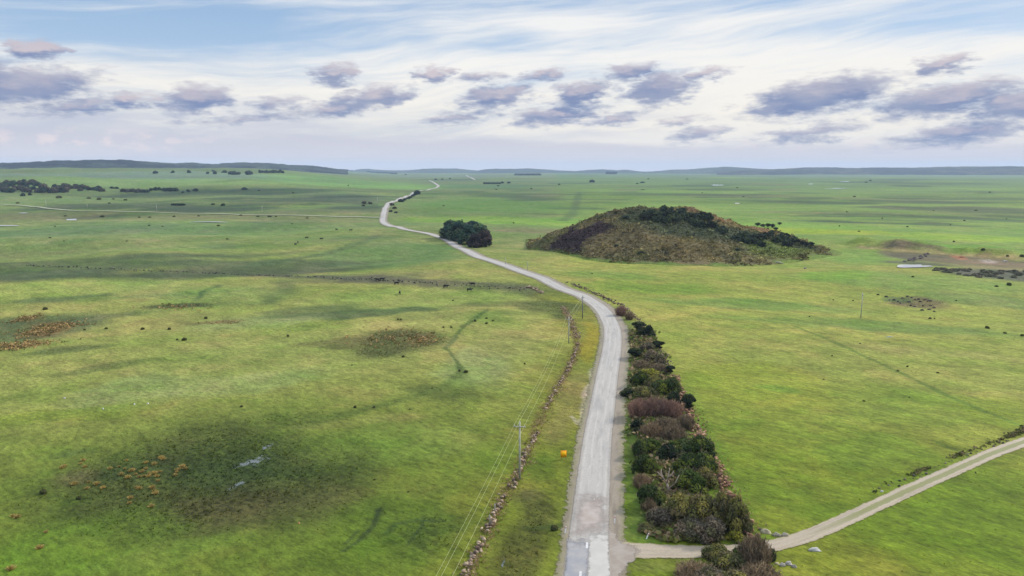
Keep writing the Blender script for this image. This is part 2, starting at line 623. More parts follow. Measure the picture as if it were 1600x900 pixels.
# drier straw and lusher green
c = N.mix(N.step(n_c, 0.51, 0.60, 0.0, 0.62), c, N.mix(1.0, c, (1.30, 1.06, 1.35), 'MULTIPLY'))
c = N.mix(N.step(n_c, 0.47, 0.38, 0.0, 0.62), c, N.mix(1.0, c, (0.76, 0.94, 0.66), 'MULTIPLY'))
c = N.mix(N.step(n_d, 0.52, 0.68, 0.0, 0.5), c, N.mix(1.0, c, (0.86, 0.97, 1.1), 'MULTIPLY'))
# small separate dark tufts and dung-rich clumps
dots = N.m('MULTIPLY', N.step(vor.outputs['Distance'], 0.34, 0.12), N.step(N.noise(pos, 0.06, 3.0, 0.6), 0.46, 0.62))
c = N.mix(N.m('MULTIPLY', dots, 0.28), c, N.mix(1.0, c, (0.40, 0.52, 0.45), 'MULTIPLY'))
# rough rushes in wet ground
t2 = N.noise(pos, 1.35, 4.0, 0.75)
c = N.mix(N.m('MULTIPLY', rgh, N.step(t2, 0.55, 0.40)), c, N.mix(1.0, c, (0.42, 0.48, 0.50), 'MULTIPLY'))
hgt = N.m('ADD', N.m('MULTIPLY', n_a, 0.5), N.m('ADD', N.m('MULTIPLY', n_b, 0.8), N.m('MULTIPLY', N.m('MULTIPLY', t2, rgh), 1.2)))
principled(N, out, c, 0.95, 0.12, bump(N, hgt, 0.5, 0.6))

def foliage_mat(name, bright=1.0):
    m, N, out = new_mat(name)
    c, _ = tint(N)
    oi = N.n('ShaderNodeObjectInfo')
    c = N.mix(1.0, c, N.ramp(oi.outputs['Random'], [(0.0, (0.78 * bright, 0.80 * bright, 0.80 * bright)), (0.5, (1.0 * bright, 1.0 * bright, 0.95 * bright)), (1.0, (1.22 * bright, 1.16 * bright, 1.05 * bright))]), 'MULTIPLY')
    n = N.noise(obj_pos(N), 2.3, 3.0, 0.6)
    v = N.step(n, 0.3, 0.7, 0.72, 1.28, smooth=False)
    c = N.mix(1.0, c, N.xyz(v, v, v), 'MULTIPLY')
    d = N.n('ShaderNodeBsdfDiffuse'); N.put(d.inputs[0], c)
    t = N.n('ShaderNodeBsdfTranslucent'); N.put(t.inputs[0], c)
    mx = N.n('ShaderNodeMixShader'); mx.inputs[0].default_value = 0.18
    N.t.links.new(d.outputs[0], mx.inputs[1]); N.t.links.new(t.outputs[0], mx.inputs[2])
    N.t.links.new(mx.outputs[0], out.inputs[0])
    return m
MAT_LEAF = foliage_mat('leaves', 1.6)
MAT_BLADE = foliage_mat('grass_blades', 1.4)

MAT_BARK, N, out = new_mat('bark')
c, _ = tint(N)
v = N.step(N.noise(N.v('MULTIPLY', obj_pos(N), (6, 6, 1.2)), 1.5, 4.0, 0.6), 0.3, 0.7, 0.65, 1.3, smooth=False)
principled(N, out, N.mix(1.0, c, N.xyz(v, v, v), 'MULTIPLY'), 0.9, 0.15)

MAT_STONE, N, out = new_mat('lichen_stone')
c, _ = tint(N)
pos = obj_pos(N)
v = N.step(N.noise(pos, 2.6, 5.0, 0.65), 0.3, 0.7, 0.6, 1.35, smooth=False)
c = N.mix(1.0, c, N.xyz(v, v, v), 'MULTIPLY')
c = N.mix(N.step(N.noise(pos, 0.9, 4.0, 0.6), 0.56, 0.68, 0.0, 0.5), c, lin(120, 112, 80, 1 / K))
principled(N, out, c, 0.92, 0.2, bump(N, N.noise(pos, 5.0, 4.0, 0.6), 0.06, 0.8))

MAT_HILL, N, out = new_mat('scrub_ground')
c, _ = tint(N)
pos = world_pos(N)
v = N.step(N.noise(pos, 0.45, 6.0, 0.72), 0.28, 0.72, 0.5, 1.5, smooth=False)
c = N.mix(1.0, c, N.xyz(v, v, v), 'MULTIPLY')
c = N.mix(N.step(N.noise(pos, 0.11, 4.0, 0.6), 0.5, 0.66, 0, 0.55), c, N.mix(1.0, c, (1.25, 1.05, 0.8), 'MULTIPLY'))
principled(N, out, c, 0.95, 0.1, bump(N, N.noise(pos, 0.5, 5.0, 0.7), 1.2, 1.0))

def road_mat(name, base, edge, spots, ragged, track=0.12, worn=True, grassy=None):
    """u runs across the strip (0..1), v along it in metres"""
    m, N, out = new_mat(name)
    uv = N.n('ShaderNodeUVMap').outputs[0]
    u, v, _z = N.sep(uv)
    pos = world_pos(N)
    c_off = N.m('ABSOLUTE', N.m('SUBTRACT', u, 0.5))          # 0 centre .. 0.5 edge
    wob = N.m('MULTIPLY', N.m('SUBTRACT', N.noise(pos, 0.9, 5.0, 0.65), 0.5), ragged)
    e = N.m('ADD', c_off, wob)
    c = N.mix(N.step(e, 0.30, 0.47), base, edge)
    # two polished wheel lines in each direction
    w1 = N.step(N.m('ABSOLUTE', N.m('SUBTRACT', c_off, 0.13)), 0.06, 0.0)
    w2 = N.step(N.m('ABSOLUTE', N.m('SUBTRACT', c_off, 0.33)), 0.06, 0.0)
    if worn:
        c = N.mix(N.m('MULTIPLY', N.m('ADD', w1, w2), track), c, N.mix(1.0, c, (1.22, 1.22, 1.22), 'MULTIPLY'))
    s = N.noise(N.xyz(N.m('MULTIPLY', u, 7.0), N.m('MULTIPLY', v, 0.10), 0.0), 1.0, 6.0, 0.68)
    c = N.mix(N.step(s, 0.46, 0.66, 0.0, 0.75), c, spots)
    s2 = N.noise(N.xyz(N.m('MULTIPLY', u, 2.2), N.m('MULTIPLY', v, 0.045), 4.0), 1.0, 3.0, 0.6)
    c = N.mix(N.step(s2, 0.54, 0.57, 0.0, 0.5), c, N.mix(1.0, c, (0.86, 0.87, 0.89), 'MULTIPLY'))
    g = N.noise(pos, 3.0, 4.0, 0.7)
    gv = N.step(g, 0.3, 0.7, 0.86, 1.13, smooth=False)
    c = N.mix(1.0, c, N.xyz(gv, gv, gv), 'MULTIPLY')
    if grassy is not None:      # grass strip between the wheels, starting some way along
        mid = N.m('MULTIPLY', N.step(N.m('ADD', c_off, N.m('MULTIPLY', wob, 0.8)), 0.22, 0.12), N.step(v, grassy[1], grassy[2]))
        c = N.mix(N.m('MULTIPLY', mid, 0.85), c, grassy[0])
    al = N.step(e, 0.47, 0.42)
    principled(N, out, c, 0.72, 0.3, bump(N, g, 0.03, 0.5), alpha=al)
    return m

MAT_ROAD = road_mat('pale_seal', lin(196, 189, 179, 1 / K), lin(174, 164, 151, 1 / K), lin(172, 166, 157, 1 / K), 0.07, track=0.5)
MAT_SHOULDER = road_mat('gravel_shoulder', lin(164, 150, 130, 1 / K), lin(142, 138, 92, 1 / K), lin(136, 122, 102, 1 / K), 0.30, worn=False)
MAT_TRACK = road_mat('gravel_track', lin(192, 176, 152, 1 / K), lin(170, 158, 116, 1 / K), lin(168, 152, 128, 1 / K), 0.26, grassy=(lin(132, 136, 70, 1 / K), 24.0, 44.0))
MAT_FARTRACK = road_mat('pale_gravel', lin(176, 178, 140, 1 / K), lin(160, 166, 118, 1 / K), lin(160, 160, 120, 1 / K), 0.12, worn=False)

def sheet_mat(name, col, col2, ragged_scale=0.6, thr=(0.42, 0.52), rough=0.75):
    """a thin sheet whose edge is broken up: the attribute falls to 0 at the rim"""
    m, N, out = new_mat(name)
    _c, fac = tint(N)
    pos = world_pos(N)
    n = N.noise(pos, ragged_scale, 6.0, 0.68)
    c = N.mix(N.step(N.noise(pos, 0.5, 5.0, 0.65), 0.35, 0.65), col, col2)
    a = N.step(N.m('ADD', fac, N.m('MULTIPLY', N.m('SUBTRACT', n, 0.5), 0.9)), thr[0], thr[1])
    principled(N, out, c, rough, 0.3, alpha=a)
    return m

def water_mat(name, ragged=False):
    m, N, out = new_mat(name)
    g = N.n('ShaderNodeBsdfPrincipled')
    g.inputs['Base Color'].default_value = (0.30, 0.30, 0.28, 1)
    g.inputs['Roughness'].default_value = 0.06
    g.inputs['IOR'].default_value = 1.33
    g.inputs['Specular IOR Level'].default_value = 0.5
    if ragged:
        _c, fac = tint(N)
        pos = world_pos(N)
        n = N.noise(N.v('MULTIPLY', pos, (1.0, 0.7, 1.0)), 1.1, 7.0, 0.78)
        a = N.step(N.m('ADD', fac, N.m('MULTIPLY', N.m('SUBTRACT', n, 0.5), 3.6)), 0.42, 0.95, 0.0, 0.75)
        N.put(g.inputs['Alpha'], a)
        g.inputs['Base Color'].default_value = (0.10, 0.12, 0.11, 1)
        g.inputs['Roughness'].default_value = 0.12
        g.inputs['Coat Weight'].default_value = 1.0
    N.t.links.new(g.outputs[0], out.inputs[0])
    return m
MAT_WATER = water_mat('still_water')
MAT_PUDDLE = water_mat('shallow_water', True)

def plain_mat(name, col, rough=0.6, spec=0.3, var=0.15, scale=3.0, metallic=0.0):
    m, N, out = new_mat(name)
    n = N.noise(obj_pos(N), scale, 4.0, 0.6)
    v = N.step(n, 0.3, 0.7, 1 - var, 1 + var, smooth=False)
    b = principled(N, out, N.mix(1.0, col, N.xyz(v, v, v), 'MULTIPLY'), rough, spec)
    b.inputs['Metallic'].default_value = metallic
    return m
MAT_POLE = plain_mat('weathered_pole', lin(205, 205, 190, 1 / K), 0.8)
MAT_DARKPOLE = plain_mat('grey_pole', lin(130, 132, 138, 1 / K), 0.8)
MAT_STEEL = plain_mat('galvanised_steel', lin(190, 195, 195, 1 / K), 0.5)
MAT_WIRE = plain_mat('aluminium_wire', lin(205, 215, 150, 1 / K), 0.6, 0.4, 0.02)
MAT_CERAMIC = plain_mat('white_insulator', lin(230, 232, 230, 1 / K), 0.3, 0.5, 0.05)
MAT_WHITE = plain_mat('white_plastic', (0.8, 0.8, 0.79), 0.5, 0.3, 0.06)
MAT_RED = plain_mat('red_reflector', (0.5, 0.03, 0.02), 0.3, 0.5, 0.05)
MAT_ORANGE = plain_mat('orange_sheeting', (0.85, 0.27, 0.0), 0.5, 0.3, 0.04)
MAT_YELLOW = plain_mat('yellow_sheeting', (0.95, 0.48, 0.0), 0.5, 0.3, 0.04)
MAT_WOOD = plain_mat('grey_timber', lin(185, 178, 165, 1 / K), 0.85)
MAT_COW = plain_mat('black_hide', (0.010, 0.010, 0.011), 0.7, 0.2, 0.2)
MAT_PAINT = plain_mat('road_paint', (0.44, 0.43, 0.41), 0.8, 0.2, 0.25)

# ------------------------------------------------------------------ colours of the ground
def ground_colours():
    X, Y = gx, gy
    r = np.hypot(X, Y)
    azd = np.degrees(np.arctan2(X, Y))
    C = np.zeros(X.shape + (3,))
    def L(*c): return np.array(lin(*c, 1 / K))
    # basic sward by place: left, right near, right far
    lf = sst(-X + 0.06 * Y, -25, 25)[..., None]
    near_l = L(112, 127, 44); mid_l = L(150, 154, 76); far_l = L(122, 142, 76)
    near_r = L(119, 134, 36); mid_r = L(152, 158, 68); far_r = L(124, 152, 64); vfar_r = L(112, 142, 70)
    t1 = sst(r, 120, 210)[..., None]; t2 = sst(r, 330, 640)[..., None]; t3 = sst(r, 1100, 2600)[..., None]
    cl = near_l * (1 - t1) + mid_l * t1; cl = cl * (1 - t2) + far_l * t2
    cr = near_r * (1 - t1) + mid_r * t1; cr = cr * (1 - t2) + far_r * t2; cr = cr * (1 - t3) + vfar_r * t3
    C[:] = cl * lf + cr * (1 - lf)
    T = np.zeros(X.shape)
    wa = fbm(X, Y, 22.0, 4, 71); wb = fbm(X, Y, 22.0, 4, 72)
    wc = fbm(X, Y, 140.0, 3, 73); wd = fbm(X, Y, 140.0, 3, 74)
    def patch(px, py, rx, ry, col, s=1.0, soft=0.42, tus=0.0):
        if col[1] < 127 and px < 900 and 395 < py < 640: col = tuple(int(v * .88) for v in col)  # deepens dark patches mid-left, painted hollow shade among them
        a = P(px, py, False)
        n_ = P(px, py + ry, False); f_ = P(px, max(py - ry, 267.5), False)
        hx = metres(a, rx)
        hy_n = max((a.xy - n_.xy).length, 1.0); hy_f = max((f_.xy - a.xy).length, 1.0)
        ux, uy = a.x / a.xy.length, a.y / a.xy.length
        k = min(1.0, hx / 12.0, max(hy_n, 3) / 8.0)
        qx = X - a.x + wa * 9 * k + wc * min(60, hx * 0.5, hy_n * 0.5)
        qy = Y - a.y + wb * 9 * k + wd * min(60, hx * 0.5, hy_n * 0.5)
        al = qx * ux + qy * uy          # along the view
        ac = qx * uy - qy * ux
        al = np.where(al > 0, al / hy_f, al / hy_n)
        d = np.sqrt(al * al + (ac / hx) ** 2)
        w = sst(d, 1.0 + soft * 0.35, 1.0 - soft) * s
        nonlocal C, T
        C = C * (1 - w[..., None]) + L(*col) * w[..., None]
        if tus: T = np.maximum(T, w * tus)
    def line(pts, half, col, s=0.8, tus=0.0, var=0.4):
        w_ = [P(a, b, False) for a, b in pts]
        d = polydist(X + wa * 2.0 * min(1, half), Y + wb * 2.0 * min(1, half), [(p.x, p.y) for p in w_])
        h_ = half * (1 + var * fbm(X, Y, 9.0, 2, 77) * 2)
        w = sst(d, h_ * 1.35, h_ * 0.35) * s
        nonlocal C, T
        C = C * (1 - w[..., None]) + L(*col) * w[..., None]
        if tus: T = np.maximum(T, w * tus)
    # ---- far left rising country
    patch(250, 275, 420, 9, (127, 151, 120), .8)
    patch(300, 284, 300, 7, (133, 164, 84), .8)
    patch(120, 288, 200, 6, (131, 162, 88), .7)
    patch(520, 284, 130, 9, (125, 166, 79), .9)
    patch(620, 290, 80, 6, (127, 168, 77), .8)
    patch(330, 300, 260, 6, (77, 99, 65), .95)
    patch(480, 312, 150, 9, (77, 94, 67), .9)
    patch(560, 326, 60, 10, (75, 94, 67), .85)
    patch(430, 322, 180, 4, (127, 153, 79), .6)
    patch(330, 326, 120, 7, (70, 90, 60), .95)
    patch(180, 322, 150, 5, (80, 97, 63), .9)
    patch(60, 312, 110, 6, (120, 144, 84), .7)
    patch(560, 307, 120, 2.2, (58, 77, 53), .8)
    patch(480, 319, 60, 2, (58, 77, 53), .7)
    # flats with brown rushes beside the gravel road
    patch(260, 341, 420, 6, (138, 142, 86), .85)
    patch(60, 338, 120, 6, (132, 130, 84), .7)
    patch(480, 345, 130, 5, (136, 138, 84), .8, tus=.3)
    patch(150, 339, 60, 2.5, (92, 104, 70), .8)
    # dark green swell and the one behind, with painted hollow shade
    patch(180, 358, 330, 9, (100, 124, 74), .85)
    patch(130, 381, 260, 14, (120, 132, 72), .8)
    patch(500, 372, 150, 12, (124, 140, 70), .8)
    patch(400, 361, 300, 3, (110, 130, 74), .6)
    patch(640, 400, 130, 22, (98, 130, 66), .9)
    patch(560, 372, 90, 5, (92, 118, 64), .6)
    patch(150, 408, 330, 9, (100, 116, 72), .75, .6)  # dark bands from here: shade of the hollows put into the grass colour
    patch(420, 414, 240, 9, (92, 108, 72), .8)
    patch(330, 428, 300, 8, (94, 106, 68), .85, tus=.4)
    patch(80, 428, 130, 8, (84, 104, 70), .85)
    patch(560, 433, 160, 6, (108, 118, 72), .5)
    line([(560, 434), (640, 439), (720, 445), (800, 450), (840, 455)], 12, (98, 98, 74), .8, tus=.5)
    line([(330, 427), (430, 431), (540, 434), (600, 437)], 7, (96, 98, 72), .7, tus=.4)
    line([(380, 417), (450, 406), (520, 395), (570, 378), (590, 368)], 5, (82, 104, 62), .7)
    line([(630, 365), (690, 368), (740, 390)], 5, (90, 106, 64), .5)
    patch(60, 424, 260, 8, (102, 118, 73), .7, .5)
    patch(360, 425, 200, 8, (100, 114, 72), .75, .4, tus=.3)
    patch(170, 405, 360, 5, (112, 126, 75), .6, .5)
    # pale pasture in the middle left
    patch(120, 450, 240, 14, (152, 164, 78), .85)
    patch(620, 470, 210, 20, (140, 156, 72), .85)
    patch(330, 466, 110, 20, (132, 148, 74), .7)
    patch(100, 466, 70, 5, (100, 124, 70), .8)
    patch(250, 462, 140, 3, (118, 138, 70), .6)
    patch(440, 452, 30, 16, (96, 116, 68), .6, .9, tus=.3)
    patch(418, 470, 22, 10, (96, 116, 68), .6, .9)
    patch(560, 490, 170, 6.5, (92, 118, 62), .9)  # gully band: shade of the hollow painted darker
    patch(480, 487, 90, 8, (100, 120, 66), .7)
    patch(720, 493, 110, 7, (116, 132, 62), .6)
    patch(640, 505, 190, 5, (156, 162, 82), .8)
    patch(400, 505, 120, 7, (150, 160, 88), .6)
    patch(460, 560, 240, 38, (140, 152, 72), .7)
    patch(420, 590, 150, 17, (140, 160, 92), .4)
    patch(210, 610, 110, 22, (130, 152, 90), .4)
    patch(770, 570, 70, 34, (136, 158, 92), .5)
    patch(410, 505, 110, 12, (142, 156, 92), .35)
    patch(120, 500, 130, 6, (104, 118, 72), .6, tus=.4)
    patch(50, 512, 100, 20, (102, 116, 76), .75, tus=.5)
    line([(300, 470), (320, 455), (345, 446)], 1.3, (80, 104, 60), .8)
    patch(278, 480, 60, 5, (104, 110, 68), .8, tus=.8)
    patch(70, 514, 36, 13, (158, 118, 74), .75, .8, tus=.8)
    patch(45, 498, 20, 6, (160, 120, 78), .6, .8, tus=.8)
    patch(30, 540, 50, 6, (160, 124, 84), .75, .8, tus=.8)
    patch(340, 505, 60, 3, (142, 118, 72), .6, tus=.4)
    patch(300, 500, 50, 8, (144, 140, 78), .5)
    patch(110, 546, 70, 6, (104, 118, 66), .6, tus=.5)
    patch(170, 572, 90, 6, (104, 122, 62), .5, tus=.4)
    patch(620, 536, 90, 22, (108, 112, 62), .85, .5, tus=.9)
    patch(520, 538, 80, 8, (124, 116, 66), .6, tus=.5)
    patch(660, 530, 30, 9, (142, 112, 70), .5, .8, tus=.9)
    patch(800, 540, 60, 16, (146, 144, 78), .5)
    line([(760, 484), (730, 505), (708, 525), (695, 545), (712, 562), (726, 582)], 1.1, (86, 108, 52), .75, tus=.5)
    line([(726, 582), (690, 606), (640, 620), (560, 640), (470, 665)], 1.8, (84, 104, 44), .5, tus=.5)
    patch(690, 610, 70, 14, (100, 116, 50), .6, tus=.4)
    # lower left: mixed lush and rushes
    patch(120, 640, 180, 18, (122, 140, 46), .7)
    patch(640, 680, 150, 40, (130, 146, 62), .55)
    patch(560, 655, 120, 8, (144, 140, 74), .4)
    patch(420, 655, 150, 12, (92, 108, 40), .6, tus=.6)
    patch(365, 738, 262, 106, (82, 92, 42), .9, .55, tus=1.0)
    patch(300, 800, 200, 44, (88, 84, 46), .55, .7, tus=1.0)
    patch(450, 790, 110, 50, (88, 90, 44), .6, .7, tus=.9)
    patch(490, 765, 110, 74, (92, 94, 46), .55, .8, tus=.8)
    patch(330, 815, 230, 40, (98, 94, 52), .5, .8, tus=.8)
    patch(390, 730, 110, 34, (66, 84, 42), .7, .8, tus=.8)
    patch(220, 738, 90, 20, (76, 92, 46), .7, .8, tus=.8)
    patch(125, 745, 36, 16, (110, 100, 64), .6, .8, tus=.7)
    patch(100, 710, 40, 8, (80, 96, 48), .6, .8, tus=.6)
    patch(620, 830, 120, 60, (104, 122, 38), .8)
    patch(680, 835, 70, 44, (84, 100, 38), .65, .8, tus=.9)
    patch(590, 805, 34, 40, (92, 110, 42), .35, .9, tus=.6)
    line([(536, 862), (560, 845), (580, 822), (590, 795)], 0.42, (60, 74, 42), .8)
    line([(540, 850), (556, 830)], 0.35, (60, 74, 42), .7)
    line([(636, 848), (655, 825), (660, 812)], 0.35, (60, 76, 42), .7)
    line([(600, 835), (615, 818), (650, 812), (690, 815)], 0.5, (60, 78, 40), .6)
    patch(120, 860, 240, 50, (108, 140, 38), .55)
    patch(260, 870, 160, 22, (124, 150, 56), .4)
    # verge between the wall and the road
    line([(748, 960), (790, 850), (830, 760), (868, 680), (893, 620), (912, 560), (922, 520), (905, 485), (870, 462)], 9.0, (126, 130, 44), .8, tus=.2)
    line([(800, 900), (815, 850), (835, 800)], 3.2, (92, 90, 42), .75, tus=.8)
    patch(830, 778, 32, 14, (112, 104, 66), .6, .8, tus=.7)
    patch(842, 830, 50, 5, (66, 82, 34), .7, .7, tus=.6)
    patch(850, 730, 36, 28, (104, 124, 34), .6)
    line([(868, 680), (893, 622), (905, 590)], 4.0, (136, 130, 68), .6)
    line([(925, 575), (920, 600), (912, 640), (903, 662), (890, 650)], .8, (190, 184, 150), .6)
    patch(918, 535, 16, 34, (158, 146, 40), .8)
    patch(890, 468, 24, 5, (146, 146, 48), .7)
    line([(760, 404), (800, 424), (850, 450), (880, 466)], 4, (134, 142, 62), .6)
    patch(780, 475, 80, 5, (104, 120, 58), .6)
    patch(845, 480, 50, 14, (96, 112, 54), .75, tus=.5)
    patch(872, 495, 22, 8, (70, 88, 48), .7, .8, tus=.6)
    # right of the road, next to the shelter belt
    line([(1003, 830), (1000, 760), (992, 690), (985, 630), (984, 560), (982, 520), (965, 480)], 3.0, (104, 122, 54), .8)  # shadow of the belt painted as a darker green strip
    line([(1170, 842), (1120, 750), (1085, 670), (1060, 600)], 4.0, (96, 130, 36), .55)
    patch(1020, 838, 40, 10, (112, 126, 50), .7)
    patch(1080, 888, 70, 14, (120, 124, 50), .6)
    patch(1020, 888, 40, 10, (128, 134, 60), .6)
    # right hand pastures
    patch(1300, 560, 300, 34, (148, 152, 72), .5)
    patch(1420, 545, 160, 9, (156, 152, 82), .5)
    patch(1180, 520, 180, 14, (138, 148, 60), .6)
    patch(1400, 512, 180, 8, (110, 136, 58), .75)
    patch(1260, 505, 160, 5, (112, 138, 60), .6)
    patch(1330, 490, 200, 6, (152, 160, 66), .7)
    patch(1550, 500, 130, 6, (148, 160, 62), .6)
    patch(1180, 478, 200, 7, (104, 138, 56), .7)
    patch(1030, 450, 130, 10, (122, 150, 50), .7)
    patch(940, 432, 90, 8, (108, 142, 50), .7)
    patch(1420, 440, 180, 14, (124, 150, 66), .8)
    patch(1540, 470, 120, 12, (110, 138, 66), .7)
    patch(1330, 400, 60, 14, (120, 156, 60), .8)
    patch(1300, 430, 60, 8, (120, 158, 44), .8)
    patch(1430, 640, 200, 40, (132, 148, 52), .5)
    patch(1180, 600, 110, 40, (146, 156, 48), .6)
    patch(1220, 607, 40, 5, (104, 142, 44), .6)
    patch(1400, 780, 200, 50, (114, 134, 34), .6)
    patch(1560, 640, 80, 30, (130, 146, 42), .6)
    patch(1230, 760, 90, 60, (110, 132, 34), .6)
    patch(1330, 700, 120, 25, (124, 148, 46), .5)
    patch(1480, 860, 180, 40, (112, 134, 30), .6)
    line([(1240, 510), (1330, 545), (1405, 580), (1490, 622), (1560, 650), (1650, 690)], 0.8, (98, 122, 46), .75)
    line([(1180, 512), (1240, 512)], .8, (110, 130, 56), .6)
    line([(1460, 690), (1500, 706), (1530, 722)], 0.7, (80, 108, 40), .6)
    # far right plain: streaks of darker and lighter pasture
    patch(1000, 352, 420, 6, (132, 166, 60), .85)
    patch(830, 345, 160, 6, (124, 160, 58), .8)
    patch(720, 342, 100, 5, (132, 166, 58), .8)
    patch(760, 320, 150, 14, (104, 144, 58), .8)
    patch(1300, 362, 110, 4.5, (156, 178, 44), .9)
    patch(1520, 372, 130, 6, (146, 178, 50), .85)
    patch(1500, 385, 90, 5, (112, 160, 46), .8)
    patch(1330, 374, 90, 5, (138, 162, 66), .7)
    patch(820, 361, 70, 2.6, (136, 122, 86), .75)
    patch(850, 358, 120, 2, (128, 120, 84), .5)
    patch(680, 362, 70, 3.5, (122, 122, 72), .6)
    rs = np.random.default_rng(12)
    for _ in range(110):
        px = rs.uniform(690, 1640); py = rs.uniform(276, 350)
        if 800 < px < 1290 and py > 318: py -= 30
        if px < 900 and py > 312: continue
        rx = rs.uniform(18, 130) * (0.6 + (py - 270) / 110); ry = rs.uniform(0.7, 2.4) * (0.4 + (py - 268) / 60)
        dk = rs.random()
        col = (70, 94, 56) if dk < .45 else (92, 120, 62) if dk < .62 else (128, 132, 82) if dk < .75 else (128, 160, 62)
        patch(px, py, rx, ry, col, rs.uniform(.5, .85))
    for _ in range(26):
        px = rs.uniform(-60, 620); py = rs.uniform(278, 400)
        patch(px, py, rs.uniform(30, 120), rs.uniform(.8, 2.6) * (0.4 + (py - 268) / 70), ((96, 116, 72), (130, 148, 78), (108, 134, 70))[rs.integers(3)], rs.uniform(.35, .7))
    line([(905, 300), (900, 320), (895, 335), (880, 345)], 7, (86, 110, 60), .7)
    patch(1440, 326, 120, 3.0, (86, 98, 60), .9)
    patch(1560, 327, 90, 3.0, (88, 100, 62), .85)
    patch(1280, 317, 120, 3.0, (78, 104, 58), .85)
    patch(1390, 336, 160, 1.8, (78, 100, 56), .8)
    patch(1460, 349, 36, 1.2, (78, 92, 56), .9)
    patch(1590, 339, 60, 2.4, (86, 106, 60), .8)
    patch(760, 291, 90, 4, (84, 128, 74), .7)
    patch(900, 326, 60, 1.5, (78, 106, 54), .8)
    patch(860, 335, 60, 1.5, (86, 112, 56), .7)
    patch(1160, 274, 260, 3, (120, 140, 100), .6)
    patch(1430, 275, 280, 3, (118, 142, 96), .6)
    patch(700, 276, 120, 2.6, (118, 136, 104), .6)
    # pit and spoil by the pond
    line([(1400, 396), (1450, 399), (1510, 404), (1580, 410), (1660, 416)], 12, (120, 106, 82), .85, tus=.3)
    patch(1425, 382, 56, 5, (132, 112, 88), .95, tus=.3)
    patch(1375, 385, 34, 3, (104, 100, 80), .9, tus=.3)
    line([(1352, 386), (1400, 391), (1450, 393), (1510, 397), (1580, 402), (1660, 408)], 2.6, (182, 170, 104), .9)
    patch(1440, 402, 66, 7, (112, 104, 82), .95, tus=.5)
    patch(1535, 409, 100, 8, (136, 118, 88), .95, tus=.2)
    patch(1500, 402, 15, 4, (188, 122, 90), .9, .6)
    patch(1545, 408, 13, 3, (200, 186, 166), .8, .8)
    patch(1440, 412, 60, 2.5, (96, 94, 76), .85)
    patch(1580, 421, 90, 4, (156, 138, 98), .85)
    patch(1570, 430, 95, 9, (104, 104, 88), .9, tus=.9)
    patch(1422, 473, 48, 11, (124, 112, 74), .85, tus=.6)
    patch(1395, 468, 24, 5, (90, 116, 62), .7)
    v1 = fbm(X, Y, 38.0, 4, 101) * sst(r, 2600, 900); v2 = fbm(X, Y * 1.3, 13.0, 3, 102) * sst(r, 900, 250); v3 = fbm(X, Y * 1.6, 260.0, 3, 103)
    w = sst(v1 + .5 * v2, .05, .40)[..., None]
    C = C * (1 - w * .45) + C * np.array([.70, .84, .62]) * w * .45
    w = sst(-v1 + .4 * v2, .08, .42)[..., None]
    C = C * (1 - w * .5) + (C * np.array([1.16, 1.0, 1.12]) + L(160, 146, 92) * .10) * w * .5
    C = C * (1 + .35 * v3[..., None] * sst(r, 250, 700)[..., None])
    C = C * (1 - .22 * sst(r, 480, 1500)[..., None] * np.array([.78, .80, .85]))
    return C, T

GC, GT = ground_colours()
idx = np.arange(NR * NA).reshape(NR, NA)
jn = np.roll(np.arange(NA), -1)
q = np.stack([idx[:-1, :], idx[:-1][:, jn], idx[1:][:, jn], idx[1:, :]], -1).reshape(-1, 4)[:, ::-1]
cap_v = np.array([[0, 0, float(height_raw(np.array(0.0), np.array(0.001)))]])
V = np.concatenate([np.stack([gx, gy, GZ], -1).reshape(-1, 3), cap_v])
cap = np.stack([np.full(NA, NR * NA), idx[0][jn], idx[0]], -1)
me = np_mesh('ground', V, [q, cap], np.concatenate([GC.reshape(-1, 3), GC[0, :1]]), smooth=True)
at = me.attributes.new('tussock', 'FLOAT', 'POINT')
at.data.foreach_set('value', np.concatenate([GT.ravel(), [0]]).astype(np.float32))
ground = tag(link('ground', me, MAT_GROUND), kind='structure')

def ground_sample(arr, x, y):
    r = np.clip(np.hypot(x, y), RR[0], RR[-1] * 0.999); a = np.arctan2(x, y)
    a = np.where(a < AZ[0], a + 2 * math.pi, a)
    i = np.clip(np.searchsorted(RR, r) - 1, 0, NR - 2); j = np.clip(np.searchsorted(AZ, a) - 1, 0, NA - 2)
    return arr[i, j]

# ------------------------------------------------------------------ the mound
def build_hill():
    xs = np.arange(_RX[0] - 18, _RX[-1] + 14, 1.0)
    ys = np.arange(360.0, 545.0, 1.0)
    X, Y = np.meshgrid(xs, ys)
    B = hill_bump(X, Y)
    Z = Hg(X, Y) + np.where(B > 0.02, B, -0.6)
    n = X.size
    ii = np.arange(n).reshape(X.shape)
    q = np.stack([ii[:-1, :-1], ii[:-1, 1:], ii[1:, 1:], ii[1:, :-1]], -1).reshape(-1, 4)
    keep = (B.ravel()[q] > 0.0).any(1)
    q = q[keep]
    used = np.unique(q); remap = np.full(n, -1); remap[used] = np.arange(len(used))
    C = hill_colour(X.ravel(), Y.ravel(), Z.ravel())
    me = np_mesh('hill', np.stack([X, Y, Z], -1).reshape(-1, 3)[used], remap[q], C[used], smooth=True)
    return tag(link('hill', me, MAT_HILL), kind='structure')

_DK = [P(x, y) for x, y in ((845, 378), (870, 372), (905, 374), (930, 378), (920, 388), (890, 392), (862, 390))]
_DKC = (np.mean([p.x for p in _DK]), np.mean([p.y for p in _DK]))
_BELT = [P(x, y) for x, y in ((1000, 338), (1050, 350), (1110, 362), (1160, 372), (1210, 378), (1260, 386))]
_TOPB = [P(x, y) for x, y in ((1090, 330), (1120, 340), (1160, 352), (1190, 360))]
_GRN = [P(x, y) for x, y in ((1220, 398), (1280, 396), (1190, 392))]

